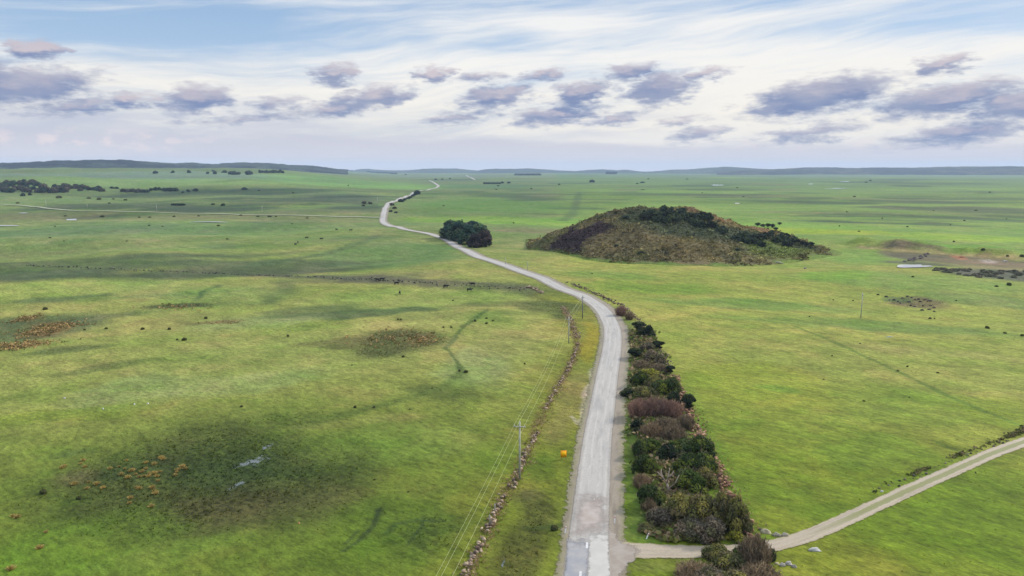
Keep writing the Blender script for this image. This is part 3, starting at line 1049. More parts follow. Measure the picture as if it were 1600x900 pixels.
def hill_colour(x, y, z):
    L = lambda *c: np.array(lin(*c, 1 / K))
    n1 = fbm(x, y, 9.0, 4, 91); n2 = fbm(x, y, 30.0, 3, 92)
    c = np.tile(L(134, 122, 82), (len(x), 1))
    w = sst(n2, -0.05, 0.3)[:, None]; c = c * (1 - w * .6) + L(104, 112, 66) * w * .6
    w = sst(n1, 0.02, 0.35)[:, None]; c = c * (1 - w * .6) + L(130, 116, 84) * w * .6
    w = sst(-n1, 0.05, 0.35)[:, None]; c = c * (1 - w * .5) + L(84, 84, 64) * w * .5
    # bare dark slope on the left
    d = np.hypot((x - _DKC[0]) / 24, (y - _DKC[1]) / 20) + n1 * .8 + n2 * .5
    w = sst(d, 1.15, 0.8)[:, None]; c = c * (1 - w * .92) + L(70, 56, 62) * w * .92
    # green scrub belt under the crest
    d = polydist(x, y, [(p.x, p.y) for p in _BELT]) + n2 * 14
    w = sst(d, 22, 8)[:, None]; c = c * (1 - w * .8) + L(72, 84, 62) * w * .8
    # sunlit orange of the ridge painted along the crest on the right
    d = polydist(x, y, [(p.x, p.y) for p in _TOPB]) + n1 * 5
    w = sst(d, 9, 4)[:, None]; c = c * (1 - w * .85) + L(158, 130, 98) * w * .8
    # grass running up the right foot
    d = polydist(x, y, [(p.x, p.y) for p in _GRN]) + n2 * 10
    w = sst(d, 16, 6)[:, None]; c = c * (1 - w * .7) + L(120, 134, 66) * w * .7
    b = hill_bump(x, y) + n1 * 1.2
    w = sst(b, 1.4, 0.2)[:, None]; c = c * (1 - w * .8) + L(118, 146, 58) * w * .8
    return c

hill = build_hill()

# ------------------------------------------------------------------ distant ridges: long hills with depth, wooded
def ridge(name, prof, dist, width, col, seed, rough=3.0, col2=None):
    """prof: list of (px, py) of the skyline; dist metres to the crest; width half-depth of the hill"""
    px = np.array([p[0] for p in prof], float); py = np.array([p[1] for p in prof], float)
    xs = np.arange(px[0], px[-1] + .1, 1.6)
    yy = np.interp(xs, px, py)
    m = 22
    V = []
    C = []
    for j in range(m):
        t = j / (m - 1) * 2 - 1
        for k, x_ in enumerate(xs):
            az_ = math.atan2(*(pix_dir(x_, 264)[[0, 1]]))
            e_ = math.asin(pix_dir(x_, yy[k])[2])
            rD = dist * (1 + 0.05 * math.sin(az_ * 9 + seed))
            top = CAM_H + rD * math.tan(e_)
            r_ = rD + t * width
            X_, Y_ = r_ * math.sin(az_), r_ * math.cos(az_)
            base = float(_base(X_, Y_))
            h_ = base - 4 + max(top - base, 0) * (math.cos(t * math.pi / 2) ** 0.8 if abs(t) < 1 else 0)
            V.append((X_, Y_, h_))
    V = np.array(V)
    amp = rough * (1 - np.repeat(np.abs(np.linspace(-1, 1, m)), len(xs)) ** 4)
    V[:, 2] += amp * (fbm(V[:, 0], V[:, 1], 60.0, 3, seed) * 1.0 + 2.6 * fbm(V[:, 0], V[:, 1], 420.0, 3, seed + 5))
    ii = np.arange(m * len(xs)).reshape(m, len(xs))
    q = np.stack([ii[:-1, :-1], ii[:-1, 1:], ii[1:, 1:], ii[1:, :-1]], -1).reshape(-1, 4)
    c = np.tile(np.array(lin(*col, 1 / K)), (len(V), 1))
    if col2:
        w = sst(fbm(V[:, 0], V[:, 1] * 2.2, 340.0, 5, seed + 9, .6), -0.02, 0.12)[:, None]
        c = c * (1 - w) + np.array(lin(*col2, 1 / K)) * w
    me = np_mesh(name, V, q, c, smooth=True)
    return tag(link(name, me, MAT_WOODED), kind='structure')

def _base(x, y):
    return Hg(np.array(x), np.array(y))

MAT_WOODED, N, out = new_mat('wooded_hillside')
c, _ = tint(N)
pos = world_pos(N)
v = N.step(N.noise(pos, 0.02, 6.0, 0.75), 0.34, 0.66, 0.4, 1.7, smooth=False)
c = N.mix(1.0, c, N.xyz(v, v, v), 'MULTIPLY')
principled(N, out, c, 0.95, 0.1, bump(N, N.noise(pos, 0.03, 6.0, 0.7), 9.0, 1.0))

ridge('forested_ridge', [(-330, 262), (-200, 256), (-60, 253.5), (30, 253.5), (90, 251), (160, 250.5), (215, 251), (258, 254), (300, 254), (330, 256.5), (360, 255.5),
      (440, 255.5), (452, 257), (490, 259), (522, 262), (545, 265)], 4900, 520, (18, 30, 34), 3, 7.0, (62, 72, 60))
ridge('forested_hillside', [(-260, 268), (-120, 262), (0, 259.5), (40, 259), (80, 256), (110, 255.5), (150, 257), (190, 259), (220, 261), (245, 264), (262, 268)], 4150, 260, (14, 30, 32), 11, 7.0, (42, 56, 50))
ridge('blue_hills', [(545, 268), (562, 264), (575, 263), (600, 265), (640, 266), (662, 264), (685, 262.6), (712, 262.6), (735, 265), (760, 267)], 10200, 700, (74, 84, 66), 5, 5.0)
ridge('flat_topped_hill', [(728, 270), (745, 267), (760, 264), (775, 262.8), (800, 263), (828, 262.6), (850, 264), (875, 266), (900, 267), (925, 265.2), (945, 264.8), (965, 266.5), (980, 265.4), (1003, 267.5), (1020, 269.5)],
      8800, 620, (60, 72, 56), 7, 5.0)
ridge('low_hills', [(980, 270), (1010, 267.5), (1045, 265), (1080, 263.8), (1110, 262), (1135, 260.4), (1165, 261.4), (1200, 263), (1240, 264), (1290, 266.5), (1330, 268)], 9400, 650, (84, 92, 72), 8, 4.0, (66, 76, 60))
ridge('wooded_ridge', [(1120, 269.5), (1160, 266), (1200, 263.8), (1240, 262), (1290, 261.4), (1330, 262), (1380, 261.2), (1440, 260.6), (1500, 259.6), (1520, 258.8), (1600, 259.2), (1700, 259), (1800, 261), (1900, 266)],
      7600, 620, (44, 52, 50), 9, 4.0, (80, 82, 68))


# ------------------------------------------------------------------ roads
def smooth_path(pts, step):
    p = [Vector((a[0], a[1])) for a in pts]
    p = [p[0] * 2 - p[1]] + p + [p[-1] * 2 - p[-2]]
    out_ = []
    for i in range(1, len(p) - 2):
        n = max(2, int((p[i + 1] - p[i]).length / step))
        for k in range(n):
            t = k / n
            a, b, c_, d = p[i - 1], p[i], p[i + 1], p[i + 2]
            out_.append(0.5 * ((2 * b) + (-a + c_) * t + (2 * a - 5 * b + 4 * c_ - d) * t * t + (-a + 3 * b - 3 * c_ + d) * t ** 3))
    out_.append(p[-2])
    return out_

def ribbon(name, pts, width, lift, mat, cols=7, kind='structure', lift_r=0.0, shift=0.0):
    n = len(pts)
    V = []; UV = []
    s = 0.0
    lo = pts
    for i, p in enumerate(pts):
        t = (pts[min(i + 2, n - 1)] - pts[max(i - 2, 0)]).normalized()
        nr = Vector((t.y, -t.x))
        if i: s += (p - pts[i - 1]).length
        w = width(s) if callable(width) else width
        for k in range(cols):
            u = k / (cols - 1)
            o = p + nr * ((u - 0.5) * w + shift)
            V.append((o.x, o.y, 0)); UV.append((u, s))
    V = np.array(V)
    rad = np.hypot(V[:, 0], V[:, 1])
    V[:, 2] = Hg(V[:, 0], V[:, 1]) + lift + rad * lift_r
    ii = np.arange(n * cols).reshape(n, cols)
    q = np.stack([ii[:-1, :-1], ii[:-1, 1:], ii[1:, 1:], ii[1:, :-1]], -1).reshape(-1, 4)
    me = np_mesh(name, V, q, None, smooth=True, uvs=UV)
    return tag(link(name, me, mat), kind=kind)

ROAD_PX = [(916, 985), (917.5, 900), (919.5, 850), (923, 800), (926.5, 760), (930.5, 715), (935, 675), (940, 645), (946, 605), (951, 575), (955.5, 550),
           (957.5, 527), (956, 512), (951, 500), (943, 487), (930, 475), (908, 462), (875, 450), (843, 434), (800, 419), (770, 408.5), (740, 398), (720, 388.5), (700, 376.5),
           (680, 368.5), (660, 363.5), (630, 358), (610, 353.5), (600.5, 349), (598, 344), (599, 338), (600.5, 331), (602, 324.5), (606, 319), (614, 315), (624, 311), (635, 306.5), (645, 302), (651, 299.3), (660, 297.6),
           (670, 296.4), (678, 294.6), (683.5, 292.3), (684.5, 290.4), (682, 288.4), (679, 286.2), (675.5, 284), (671.5, 282)]
road_pts = [P(a, b, False).xy for a, b in ROAD_PX]
road_pts = [Vector((road_pts[0].x - 1.5, -40.0)), Vector((road_pts[0].x - .6, 20.0))] + road_pts
road_c = smooth_path(road_pts, 2.5)
shoulder = ribbon('gravel_shoulder', road_c, lambda s: 10.0, 0.05, MAT_SHOULDER, 13, lift_r=0.0002, shift=0.55)
road = ribbon('road', road_c, lambda s: 6.1 if s < 600 else 6.1 + 1.5 * min(1, (s - 600) / 1500), 0.085, MAT_ROAD, 9, lift_r=0.0003)

far_px = [(742, 281.5), (737, 278.6), (730, 275.2), (726, 273.6)]
far_c = smooth_path([P(a, b, False).xy for a, b in far_px], 20.0)
ribbon('road', far_c, 11.0, 0.5, MAT_ROAD, 3, lift_r=0.0003)

side_px = [(-90, 313), (-40, 316.5), (0, 319.5), (22, 320.8), (45, 322.6), (70, 325.5), (95, 328), (150, 329.8), (200, 331.2), (300, 334), (400, 336.4), (500, 338), (560, 339.2), (598, 340.2)]
side_c = smooth_path([P(a, b, False).xy for a, b in side_px], 8.0)
ribbon('gravel_road', side_c, 6.0, 0.30, MAT_FARTRACK, 5, lift_r=0.0003)

track_px = [(1660, 668), (1600, 691), (1550, 709), (1500, 731), (1450, 753), (1400, 776), (1350, 799), (1300, 822), (1250, 842), (1200, 854), (1150, 859.5), (1100, 862), (1060, 862.5), (1020, 861.5), (985, 860), (958, 858)]
track_c = smooth_path([P(a, b, False).xy for a, b in reversed(track_px)], 1.2)
track = ribbon('gravel_track', track_c, lambda s: 3.1 + 1.8 * max(0, 1 - s / 14), 0.065, MAT_TRACK, 11, lift_r=0.0001)

def sheet(name, outline_px, lift, mat, kind='structure', label=None, cat=None, group=None, rings=18, jitter=0.0, seed=1, pts=None, centre=None):
    """flat patch following the ground; attribute runs from 1 inside to 0 at the rim"""
    pts = pts or [P(a, b, False) for a, b in outline_px]
    sm = smooth_path([p.xy for p in pts] + [pts[0].xy], 0.9 if depth(pts[0]) < 200 else 5.0)[:-1]
    c0 = sum((Vector(p) for p in sm), Vector((0, 0))) / len(sm) if centre is None else P(*centre, False).xy
    V = [(c0.x, c0.y, 0)]; A = [1.0]
    for j in range(1, rings + 1):
        t = j / rings
        for p in sm:
            w = c0.lerp(p, t)
            V.append((w.x, w.y, 0)); A.append(1 - t)
    V = np.array(V)
    V[:, 2] = Hg(V[:, 0], V[:, 1]) + lift
    m = len(sm)
    k = np.arange(m); k2 = (k + 1) % m
    tri = np.stack([np.zeros(m, int), 1 + k, 1 + k2], -1)
    qs = [np.stack([1 + (j - 1) * m + k, 1 + j * m + k, 1 + j * m + k2, 1 + (j - 1) * m + k2], -1) for j in range(1, rings)]
    if ((V[1 + k][:, 0] - c0.x) * (V[1 + k2][:, 1] - c0.y) - (V[1 + k2][:, 0] - c0.x) * (V[1 + k][:, 1] - c0.y)).sum() < 0:
        tri = tri[:, ::-1]; qs = [a[:, ::-1] for a in qs]
    A = np.array(A)
    me = np_mesh(name, V, [tri, np.concatenate(qs)], np.stack([A, A, A], -1), smooth=True)
    o = link(name, me, mat)
    return tag(o, label, cat, group, kind)

MAT_DIRT = sheet_mat('dirt_on_seal', lin(184, 168, 156, 1 / K), lin(200, 188, 176, 1 / K), 0.7, (0.0, 0.75))
MAT_NEWSEAL = sheet_mat('new_seal', lin(204, 198, 188, 1 / K), lin(214, 208, 198, 1 / K), 1.0, (-0.12, 0.22))
MAT_OLDSEAL = sheet_mat('blue_grey_seal', lin(164, 163, 166, 1 / K), lin(182, 178, 174, 1 / K), 0.8, (-0.15, 0.30))
MAT_FAN = sheet_mat('gravel_apron', lin(182, 170, 156, 1 / K), lin(164, 150, 134, 1 / K), 0.7, (0.0, 0.22))
sheet('gravel_apron', [(946, 815), (958, 830), (975, 846), (1000, 853), (1003, 869), (988, 880), (972, 905), (962, 950), (940, 950), (942, 880)], 0.095, MAT_FAN, centre=(955, 868))
sheet('dirt_patch', [(900, 772), (925, 766), (950, 774), (953, 800), (951, 832), (938, 842), (905, 846), (889, 846), (892, 815)], 0.122, MAT_DIRT)
def strip_patch(name, px_l0, px_r0, y0, px_l1, px_r1, y1, lift, mat, seed=0):
    rs = np.random.default_rng(seed)
    pts = [P(px_l0 + (px_r0 - px_l0) * t, y0 + rs.uniform(-1.5, 1.5), False) for t in np.linspace(0, 1, 7)]
    pts += [P(px_r0 + (px_r1 - px_r0) * t, y0 + (y1 - y0) * t, False) for t in np.linspace(.15, 1, 6)]
    pts += [P(px_r1 + (px_l1 - px_r1) * t, y1, False) for t in np.linspace(.15, 1, 6)]
    pts += [P(px_l1 + (px_l0 - px_l1) * t, y1 + (y0 - y1) * t, False) for t in np.linspace(.15, .9, 6)]
    return sheet(name, None, lift, mat, pts=pts, rings=8)
strip_patch('road_patch', 886, 922, 843, 872, 913, 990, 0.128, MAT_OLDSEAL, 3)
strip_patch('road_patch', 921.5, 950.5, 833, 913, 958, 990, 0.133, MAT_NEWSEAL, 4)

# painted dashes
def dash(px, y0, y1, w=0.22):
    a = P(px[0], y0, False); b = P(px[1], y1, False)
    t = (b.xy - a.xy).normalized(); nr = Vector((t.y, -t.x)) * w
    V = [(a.x - nr.x, a.y - nr.y), (a.x + nr.x, a.y + nr.y), (b.x + nr.x, b.y + nr.y), (b.x - nr.x, b.y - nr.y)]
    V = np.array([(x, y, float(Hg(x, y)) + 0.14) for x, y in V])
    return tag(link('road_marking', np_mesh('road_marking', V, np.array([(0, 1, 2, 3)])), MAT_PAINT), kind='structure')
dash((917, 917.4), 858, 849, 0.15)
dash((906.5, 907.5), 903, 894, 0.15)

# ------------------------------------------------------------------ water
def pond(px, py, rx, ry, name='pond', seed=0, lift=0.35, mat=None, kind='structure'):
    rs = np.random.default_rng(seed)
    pts = []
    for k in range(14):
        w = 2 * math.pi * k / 14
        s = 1 + rs.uniform(-.22, .22)
        pts.append(P(px + math.cos(w) * rx * s, py - math.sin(w) * ry * s, False))
    z = max(p.z for p in pts)
    o = sheet(name, None, lift, mat or MAT_WATER, kind, pts=pts)
    if mat is None:
        me = o.data
        co = np.zeros(len(me.vertices) * 3); me.vertices.foreach_get('co', co); co = co.reshape(-1, 3)
        co[:, 2] = np.percentile(co[:, 2], 40)
        me.vertices.foreach_set('co', co.ravel()); me.update()
    return o
pond(1421, 416.8, 24, 2.3, seed=2)
pond(1448, 417.0, 9, 1.0, seed=9)
pond(326, 346.6, 32, 1.3, seed=3)
pond(112, 344.2, 8, 0.8, seed=4)
pond(2, 353, 24, 1.0, seed=5)
pond(36, 333, 7, 0.8, seed=6)
pond(1320, 283.8, 7, 0.8, seed=7)
pond(1305, 294.6, 18, 0.7, seed=8)
pond(1121, 289, 9, 0.7, seed=10)
pond(1152, 318, 4, 0.8, seed=11)
pond(1267, 287.6, 4, 0.7, seed=12)
def puddle(outline, lift=0.06):
    return sheet('puddle', outline, lift, MAT_PUDDLE, 'structure')
puddle([(344, 734), (372, 722), (398, 712), (426, 706), (434, 716), (412, 728), (380, 735), (354, 738)])
puddle([(346, 770), (362, 758), (380, 746), (388, 752), (372, 764), (356, 772)])
puddle([(402, 703), (416, 693), (430, 692), (424, 702), (410, 706)])
puddle([(779, 888), (786, 872), (791, 872), (789, 884), (783, 898)])
puddle([(1376, 527.5), (1390, 524.5), (1398, 526.5), (1388, 528.5)])

# ------------------------------------------------------------------ air
def build_haze():
    m, N, out = new_mat('haze')
    v = N.n('ShaderNodeVolumePrincipled')
    v.inputs['Color'].default_value = (0.54, 0.71, 0.93, 1)
    v.inputs['Density'].default_value = 6.0e-5
    N.t.links.new(v.outputs[0], out.inputs['Volume'])
    mb = MB()
    mb.box((-17500, -17500, -40), (17500, 17500, 190))
    o = mb.build('haze', m)
    tag(o, kind='stuff')
build_haze()

# ------------------------------------------------------------------ shrubs and trees
def Lk(*c): return np.array(lin(*c, 1 / K))

def clump_leaves(centres, radii, n, size, cols, rs, squash=0.8, up=0.25, jit=0.22):
    """leaf sprays spread over and through a set of clumps"""
    centres = np.asarray(centres, float); radii = np.asarray(radii, float)
    w = radii ** 2; w = w / w.sum()
    k = rs.choice(len(radii), n, p=w)
    d = rs.normal(size=(n, 3)); d[:, 2] += up
    d /= np.linalg.norm(d, axis=1, keepdims=True)
    rad = radii[k] * (0.62 + 0.46 * rs.random(n) ** 0.6)
    p = centres[k] + d * rad[:, None] * np.array([1, 1, squash])
    p[:, 2] = np.maximum(p[:, 2], 0.05)
    nrm = d + rs.normal(size=(n, 3)) * 0.55
    nrm /= np.linalg.norm(nrm, axis=1, keepdims=True)
    a = np.cross(nrm, rs.normal(size=(n, 3))); a /= np.linalg.norm(a, axis=1, keepdims=True)
    b = np.cross(nrm, a)
    s = size * (0.6 + 0.8 * rs.random(n))
    a *= s[:, None]; b *= (s * (0.45 + 0.4 * rs.random(n)))[:, None]
    V = np.stack([p - a, p - b * .9, p + a, p + b], 1).reshape(-1, 3)
    Q = np.arange(n * 4).reshape(n, 4)
    cc = np.asarray(cols)[rs.integers(0, len(cols), len(radii))][k]
    cc = cc * (1 - jit + 2 * jit * rs.random((n, 1)))
    return V, Q, np.repeat(cc, 4, 0)

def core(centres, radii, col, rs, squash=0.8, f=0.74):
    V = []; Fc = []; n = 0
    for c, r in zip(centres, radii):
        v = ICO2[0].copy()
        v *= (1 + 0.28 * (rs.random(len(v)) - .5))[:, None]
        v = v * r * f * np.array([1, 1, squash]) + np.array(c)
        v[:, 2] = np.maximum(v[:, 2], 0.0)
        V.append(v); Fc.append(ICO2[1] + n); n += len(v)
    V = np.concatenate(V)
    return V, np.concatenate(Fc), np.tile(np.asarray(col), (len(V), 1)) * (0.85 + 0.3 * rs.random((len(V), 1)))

def dome_clumps(rs, n, rx, h, rmin, rmax, low=0.25, flat=1.0):
    c = []; r = []
    for i in range(n):
        a = 2 * math.pi * (i * 0.618 + rs.random() * .2)
        q = math.sqrt((i + .4) / n)
        rr_ = rs.uniform(rmin, rmax)
        x, y = math.cos(a) * q * (rx - rr_ * .7), math.sin(a) * q * (rx - rr_ * .7)
        top = h * math.sqrt(max(0.12, 1 - (q * .92) ** 2)) ** flat
        z = top - rr_ * .75 - rs.random() * h * .12
        c.append((x, y, max(z, rr_ * .5))); r.append(rr_)
        if q > .45 and rs.random() < low * 2:
            c.append((x * 1.02, y * 1.02, max(z * .45, rr_ * .4))); r.append(rr_ * .85)
    return np.array(c), np.array(r)

def trunk_mesh(rs, h, r0, targets, col=(100, 92, 84)):
    mb = MB()
    c = Lk(*col)
    base_n = max(1, min(3, len(targets) // 4))
    for k in range(base_n):
        o = Vector((rs.uniform(-.5, .5) * r0 * 5 * (base_n > 1), rs.uniform(-.5, .5) * r0 * 5 * (base_n > 1), -0.3))
        top = Vector((rs.uniform(-.2, .2) * h, rs.uniform(-.2, .2) * h, h * .55))
        mid = o.lerp(top, .5) + Vector((rs.uniform(-.1, .1) * h, rs.uniform(-.1, .1) * h, 0))
        mb.tube([o, mid, top], [r0 * 1.3, r0, r0 * .7], 7, c)
        for t in targets[k::base_n][:5]:
            t = Vector(t)
            m2 = mid.lerp(t, .5) + Vector((0, 0, h * .06))
            mb.tube([mid.lerp(top, rs.uniform(.2, 1)), m2, t], [r0 * .6, r0 * .4, r0 * .15], 5, c)
    return mb.mesh('trunk')

PROTO = {}
def proto(kind, seed, rx, h, ncl, rmin, rmax, nleaf, leaf, cols, corecol, flat=1.0, low=.25, trunk=(0.18,), squash=.8, bark=(100, 92, 84), up=.25, jit=.22):
    rs = np.random.default_rng(seed)
    c, r = dome_clumps(rs, ncl, rx, h, rmin, rmax, low, flat)
    cols = [Lk(*q) for q in cols]
    v1, f1_, k1 = clump_leaves(c, r, nleaf, leaf, cols, rs, squash, up, jit)
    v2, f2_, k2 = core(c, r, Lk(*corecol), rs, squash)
    # bare twigs sticking out of the foliage
    nt = int(nleaf * .045)
    kk = rs.integers(0, len(r), nt); dd = rs.normal(size=(nt, 3)); dd[:, 2] = np.abs(dd[:, 2]) * .9; dd /= np.linalg.norm(dd, axis=1, keepdims=True)
    p0 = c[kk] + dd * (r[kk] * .6)[:, None]; p1 = c[kk] + (dd + rs.normal(size=(nt, 3)) * .25) * (r[kk] * rs.uniform(1.05, 1.4, nt))[:, None]
    sd_ = np.cross(dd, rs.normal(size=(nt, 3))); sd_ = sd_ / np.linalg.norm(sd_, axis=1, keepdims=True) * leaf * .22
    v3 = np.stack([p0 - sd_, p0 + sd_, p1 + sd_ * .4, p1 - sd_ * .4], 1).reshape(-1, 3); v3[:, 2] = np.maximum(v3[:, 2], 0)
    k3 = np.repeat(Lk(128, 116, 98) * rs.uniform(.6, 1.3, (nt, 1)), 4, 0)
    n12 = len(v1) + len(v2)
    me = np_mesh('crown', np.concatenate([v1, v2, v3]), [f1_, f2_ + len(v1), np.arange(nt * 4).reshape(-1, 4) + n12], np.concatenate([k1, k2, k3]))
    me.materials.append(MAT_LEAF)
    tm = trunk_mesh(rs, h, trunk[0], list(c[:8]), bark)
    tm.materials.append(MAT_BARK)
    PROTO.setdefault(kind, []).append((me, tm, rx, h))

def proto_flat(kind, seed, w, h, leaf, nleaf, cols, corecol, bark=(96, 88, 84)):
    """small wind-clipped tree: bare stems under a flat dense top"""
    rs = np.random.default_rng(seed)
    n = 9
    c = []; r = []
    for i in range(n):
        a = i * 2.4; q = math.sqrt((i + .3) / n)
        c.append((math.cos(a) * q * w * .75, math.sin(a) * q * w * .75, h - .9 - .9 * q + rs.uniform(-.2, .2))); r.append(rs.uniform(.7, 1.0) * w * .46)
        if i % 2: c.append((math.cos(a) * q * w * .45, math.sin(a) * q * w * .45, h * rs.uniform(.22, .5))); r.append(rs.uniform(.6, .9) * w * .42)
    c = np.array(c); r = np.array(r)
    v1, f1_, k1 = clump_leaves(c, r, nleaf, leaf, [Lk(*q) for q in cols], rs, .6)
    v2, f2_, k2 = core(c, r, Lk(*corecol), rs, .6)
    me = np_mesh('crown', np.concatenate([v1, v2]), [f1_, f2_ + len(v1)], np.concatenate([k1, k2])); me.materials.append(MAT_LEAF)
    tm = trunk_mesh(rs, h, .16, list(c), bark); tm.materials.append(MAT_BARK)
    PROTO.setdefault(kind, []).append((me, tm, w, h))

def proto_twig(kind, seed, rx, h, nst, cols, width=.05):
    """leafless shrub: very many thin upright twigs"""
    rs = np.random.default_rng(seed)
    V = []; C = []
    cols = [Lk(*q) for q in cols]
    def blade(p0, p1, w, c):
        d = p1 - p0; s = np.cross(d, rs.normal(size=3)); s = s / (np.linalg.norm(s) + 1e-9) * w
        V.extend([p0 - s, p0 + s, p1 + s * .4, p1 - s * .4]); C.extend([c] * 4)
    for i in range(nst):
        a = rs.uniform(0, 6.283); q = math.sqrt(rs.random())
        p0 = np.array([math.cos(a) * q * rx * .75, math.sin(a) * q * rx * .75, 0.0])
        tip = np.array([math.cos(a) * q * rx * 1.0 + rs.normal() * .35, math.sin(a) * q * rx * 1.0 + rs.normal() * .35, h * (1 - .38 * q * q) * rs.uniform(.72, 1.06)])
        c = cols[rs.integers(len(cols))] * rs.uniform(.75, 1.25)
        mid = p0 * .45 + tip * .55 + rs.normal(size=3) * .2
        blade(p0, mid, width * 1.6, c * .85); blade(mid, tip, width, c)
        for k in range(5):
            st = mid + (tip - mid) * rs.uniform(-.6, .8)
            e = st + np.array([rs.normal() * .5, rs.normal() * .5, rs.uniform(.2, 1.0)]) * h * .22
            blade(st, e, width * .8, c * rs.uniform(.8, 1.25))
    n = len(V) // 4
    me = np_mesh('twigs', np.array(V), np.arange(n * 4).reshape(n, 4), np.array(C)); me.materials.append(MAT_LEAF)
    mb = MB()
    for i in range(7):
        a = rs.uniform(0, 6.283); q = rs.random() * rx * .5
        p = Vector((math.cos(a) * q, math.sin(a) * q, -.2)); t = p * 1.5 + Vector((rs.normal() * .3, rs.normal() * .3, h * .6))
        mb.tube([p, p.lerp(t, .5) + Vector((rs.normal() * .1, rs.normal() * .1, 0)), t], [.11, .08, .03], 5, Lk(112, 96, 88))
    tm = mb.mesh('trunk'); tm.materials.append(MAT_BARK)
    PROTO.setdefault(kind, []).append((me, tm, rx, h))

GREEN = [(72, 88, 44), (88, 102, 46), (58, 74, 44), (104, 114, 52), (76, 88, 54)]
OLIVE = [(116, 116, 66), (100, 102, 62), (130, 124, 70), (90, 92, 62), (112, 104, 74)]
DARK = [(50, 60, 46), (60, 70, 48), (44, 54, 44), (72, 80, 54)]
GREYB = [(120, 108, 92), (104, 98, 86), (136, 120, 100), (94, 92, 74), (112, 110, 80)]
YELL = [(148, 146, 58), (130, 134, 54), (162, 154, 72)]
for s_ in range(3): proto('green', 100 + s_, 3.2, 4.2, 13, 1.0, 1.5, 3400, .22, GREEN, (44, 52, 36))
for s_ in range(3): proto('olive', 120 + s_, 3.4, 4.4, 14, .95, 1.5, 3400, .21, OLIVE, (66, 68, 46))
for s_ in range(2): proto('dark', 140 + s_, 2.4, 3.2, 9, .8, 1.25, 2200, .20, DARK, (34, 40, 36))
for s_ in range(2): proto('greybrown', 150 + s_, 2.8, 3.6, 11, .8, 1.2, 2600, .18, GREYB, (76, 68, 58), jit=.35)
proto('yellow', 160, 2.4, 2.6, 10, .7, 1.0, 1900, .18, YELL, (96, 96, 46))
for s_ in range(2): proto_flat('flat_tree', 170 + s_, 2.2, 4.4, .19, 1700, DARK, (32, 38, 34))
for s_ in range(3): proto_twig('twiggy', 180 + s_, 2.6, 3.6, 520, [(140, 112, 104), (126, 102, 94), (156, 126, 112), (112, 94, 84)])
for s_ in range(2): proto_twig('brown_twiggy', 190 + s_, 2.6, 2.8, 430, [(134, 116, 96), (116, 102, 86), (150, 132, 106), (100, 90, 76)])

NUMB = {}
def place(kind, name, p, w, h, label, cat, group=None, rz=None, var=None, part='crown'):
    """w, h in metres; crown and trunk as children of an Empty at the foot"""
    L_ = PROTO[kind]
    i = NUMB.get(kind, 0); NUMB[kind] = i + 1
    me, tm, rx, hh = L_[(i if var is None else var) % len(L_)]
    e = empty(name, (p[0], p[1], p[2] - 0.05), rz if rz is not None else random.uniform(0, 6.28), (w / 2 / rx, w / 2 / rx, h / hh))
    tag(e, label, cat, group)
    link('crown' if 'twig' not in kind else 'twigs', me, None, e)
    link('trunk', tm, None, e)
    return e

BELT = 'shrubs and small trees of the shelter belt beside the road'
def belt(kind, bx, by, w, ty, label, name='shrub', cat='shrub', widen=1.3, **k):
    p = P(bx, by, False)
    h = max(0.8, z_at(p, ty))
    W_ = metres(p, w) * widen * float(np.interp(by, [500, 600, 700], [.88, 1.0, 1.1]))
    # the foot is under the middle of the crown, not at its near edge
    back = W_ * .30
    d = Vector((p.x, p.y)).normalized() * back
    q = Vector((p.x + d.x, p.y + d.y, 0)); q.z = float(Hg(q.x, q.y))
    h = max(0.8, z_at(q, ty) * 1.0)
    return place(kind, name, q, W_, h, label, cat, BELT, **k)

# far end of the belt, from the bend towards the camera
belt('twiggy', 970, 494, 15, 477, 'pinkish brown leafless bush alone at the far end of the shelter belt')
belt('brown_twiggy', 983, 500, 12, 486, 'low brown leafless bush just behind the farthest flat-topped tree')
belt('flat_tree', 997, 517, 22, 501, 'flat-topped dark tree, farthest tree of the shelter belt', 'tree', 'tree')
belt('dark', 1003, 529, 17, 509, 'dark round shrub right in front of the farthest flat-topped tree', )
belt('dark', 1014, 530, 16, 507, 'dark round shrub with a small spike, right-hand one of the far pair')
belt('flat_tree', 1028, 549, 17, 530, 'black flat-topped tree rising behind the grey thicket', 'tree', 'tree')
belt('greybrown', 1012, 552, 22, 533, 'grey brown shrub at the back of the grey thicket, beside the flat-topped tree')
belt('flat_tree', 993, 562, 22, 542, 'dark olive tree leaning towards the road, left of the grey thicket', 'tree', 'tree')
belt('greybrown', 1018, 568, 24, 545, 'grey shrub in the middle of the grey thicket')
belt('greybrown', 1032, 574, 17, 553, 'thin greyish shrub on the paddock side of the grey thicket')
belt('brown_twiggy', 1002, 578, 24, 563, 'pale brown leafless shrub in front of the grey thicket')
belt('brown_twiggy', 1030, 585, 24, 568, 'brown twiggy shrub behind the yellowish bush')
belt('flat_tree', 1047, 586, 13, 569, 'small black-topped tree standing out on the paddock edge beside the yellowish bush', 'tree', 'tree')
belt('yellow', 1014, 592, 32, 575, 'yellowish green bush, the only yellow one in the belt')
belt('green', 1001, 607, 26, 580, 'dark green bush below the yellowish bush on the road side')
belt('olive', 1021, 612, 26, 585, 'olive green bush below the yellowish bush')
belt('green', 1031, 622, 27, 590, 'round dark olive bush in the middle of the dense green clump')
belt('green', 1049, 620, 25, 586, 'dark bush on the paddock side of the dense green clump')
belt('olive', 1008, 628, 34, 602, 'broad olive bush just behind the pinkish leafless thicket')
belt('dark', 983, 622, 22, 605, 'low black-green shrub reaching out to the roadside by the pinkish thicket')
belt('dark', 1052, 632, 18, 612, 'small dark shrub between the pinkish thicket and the lone round tree')
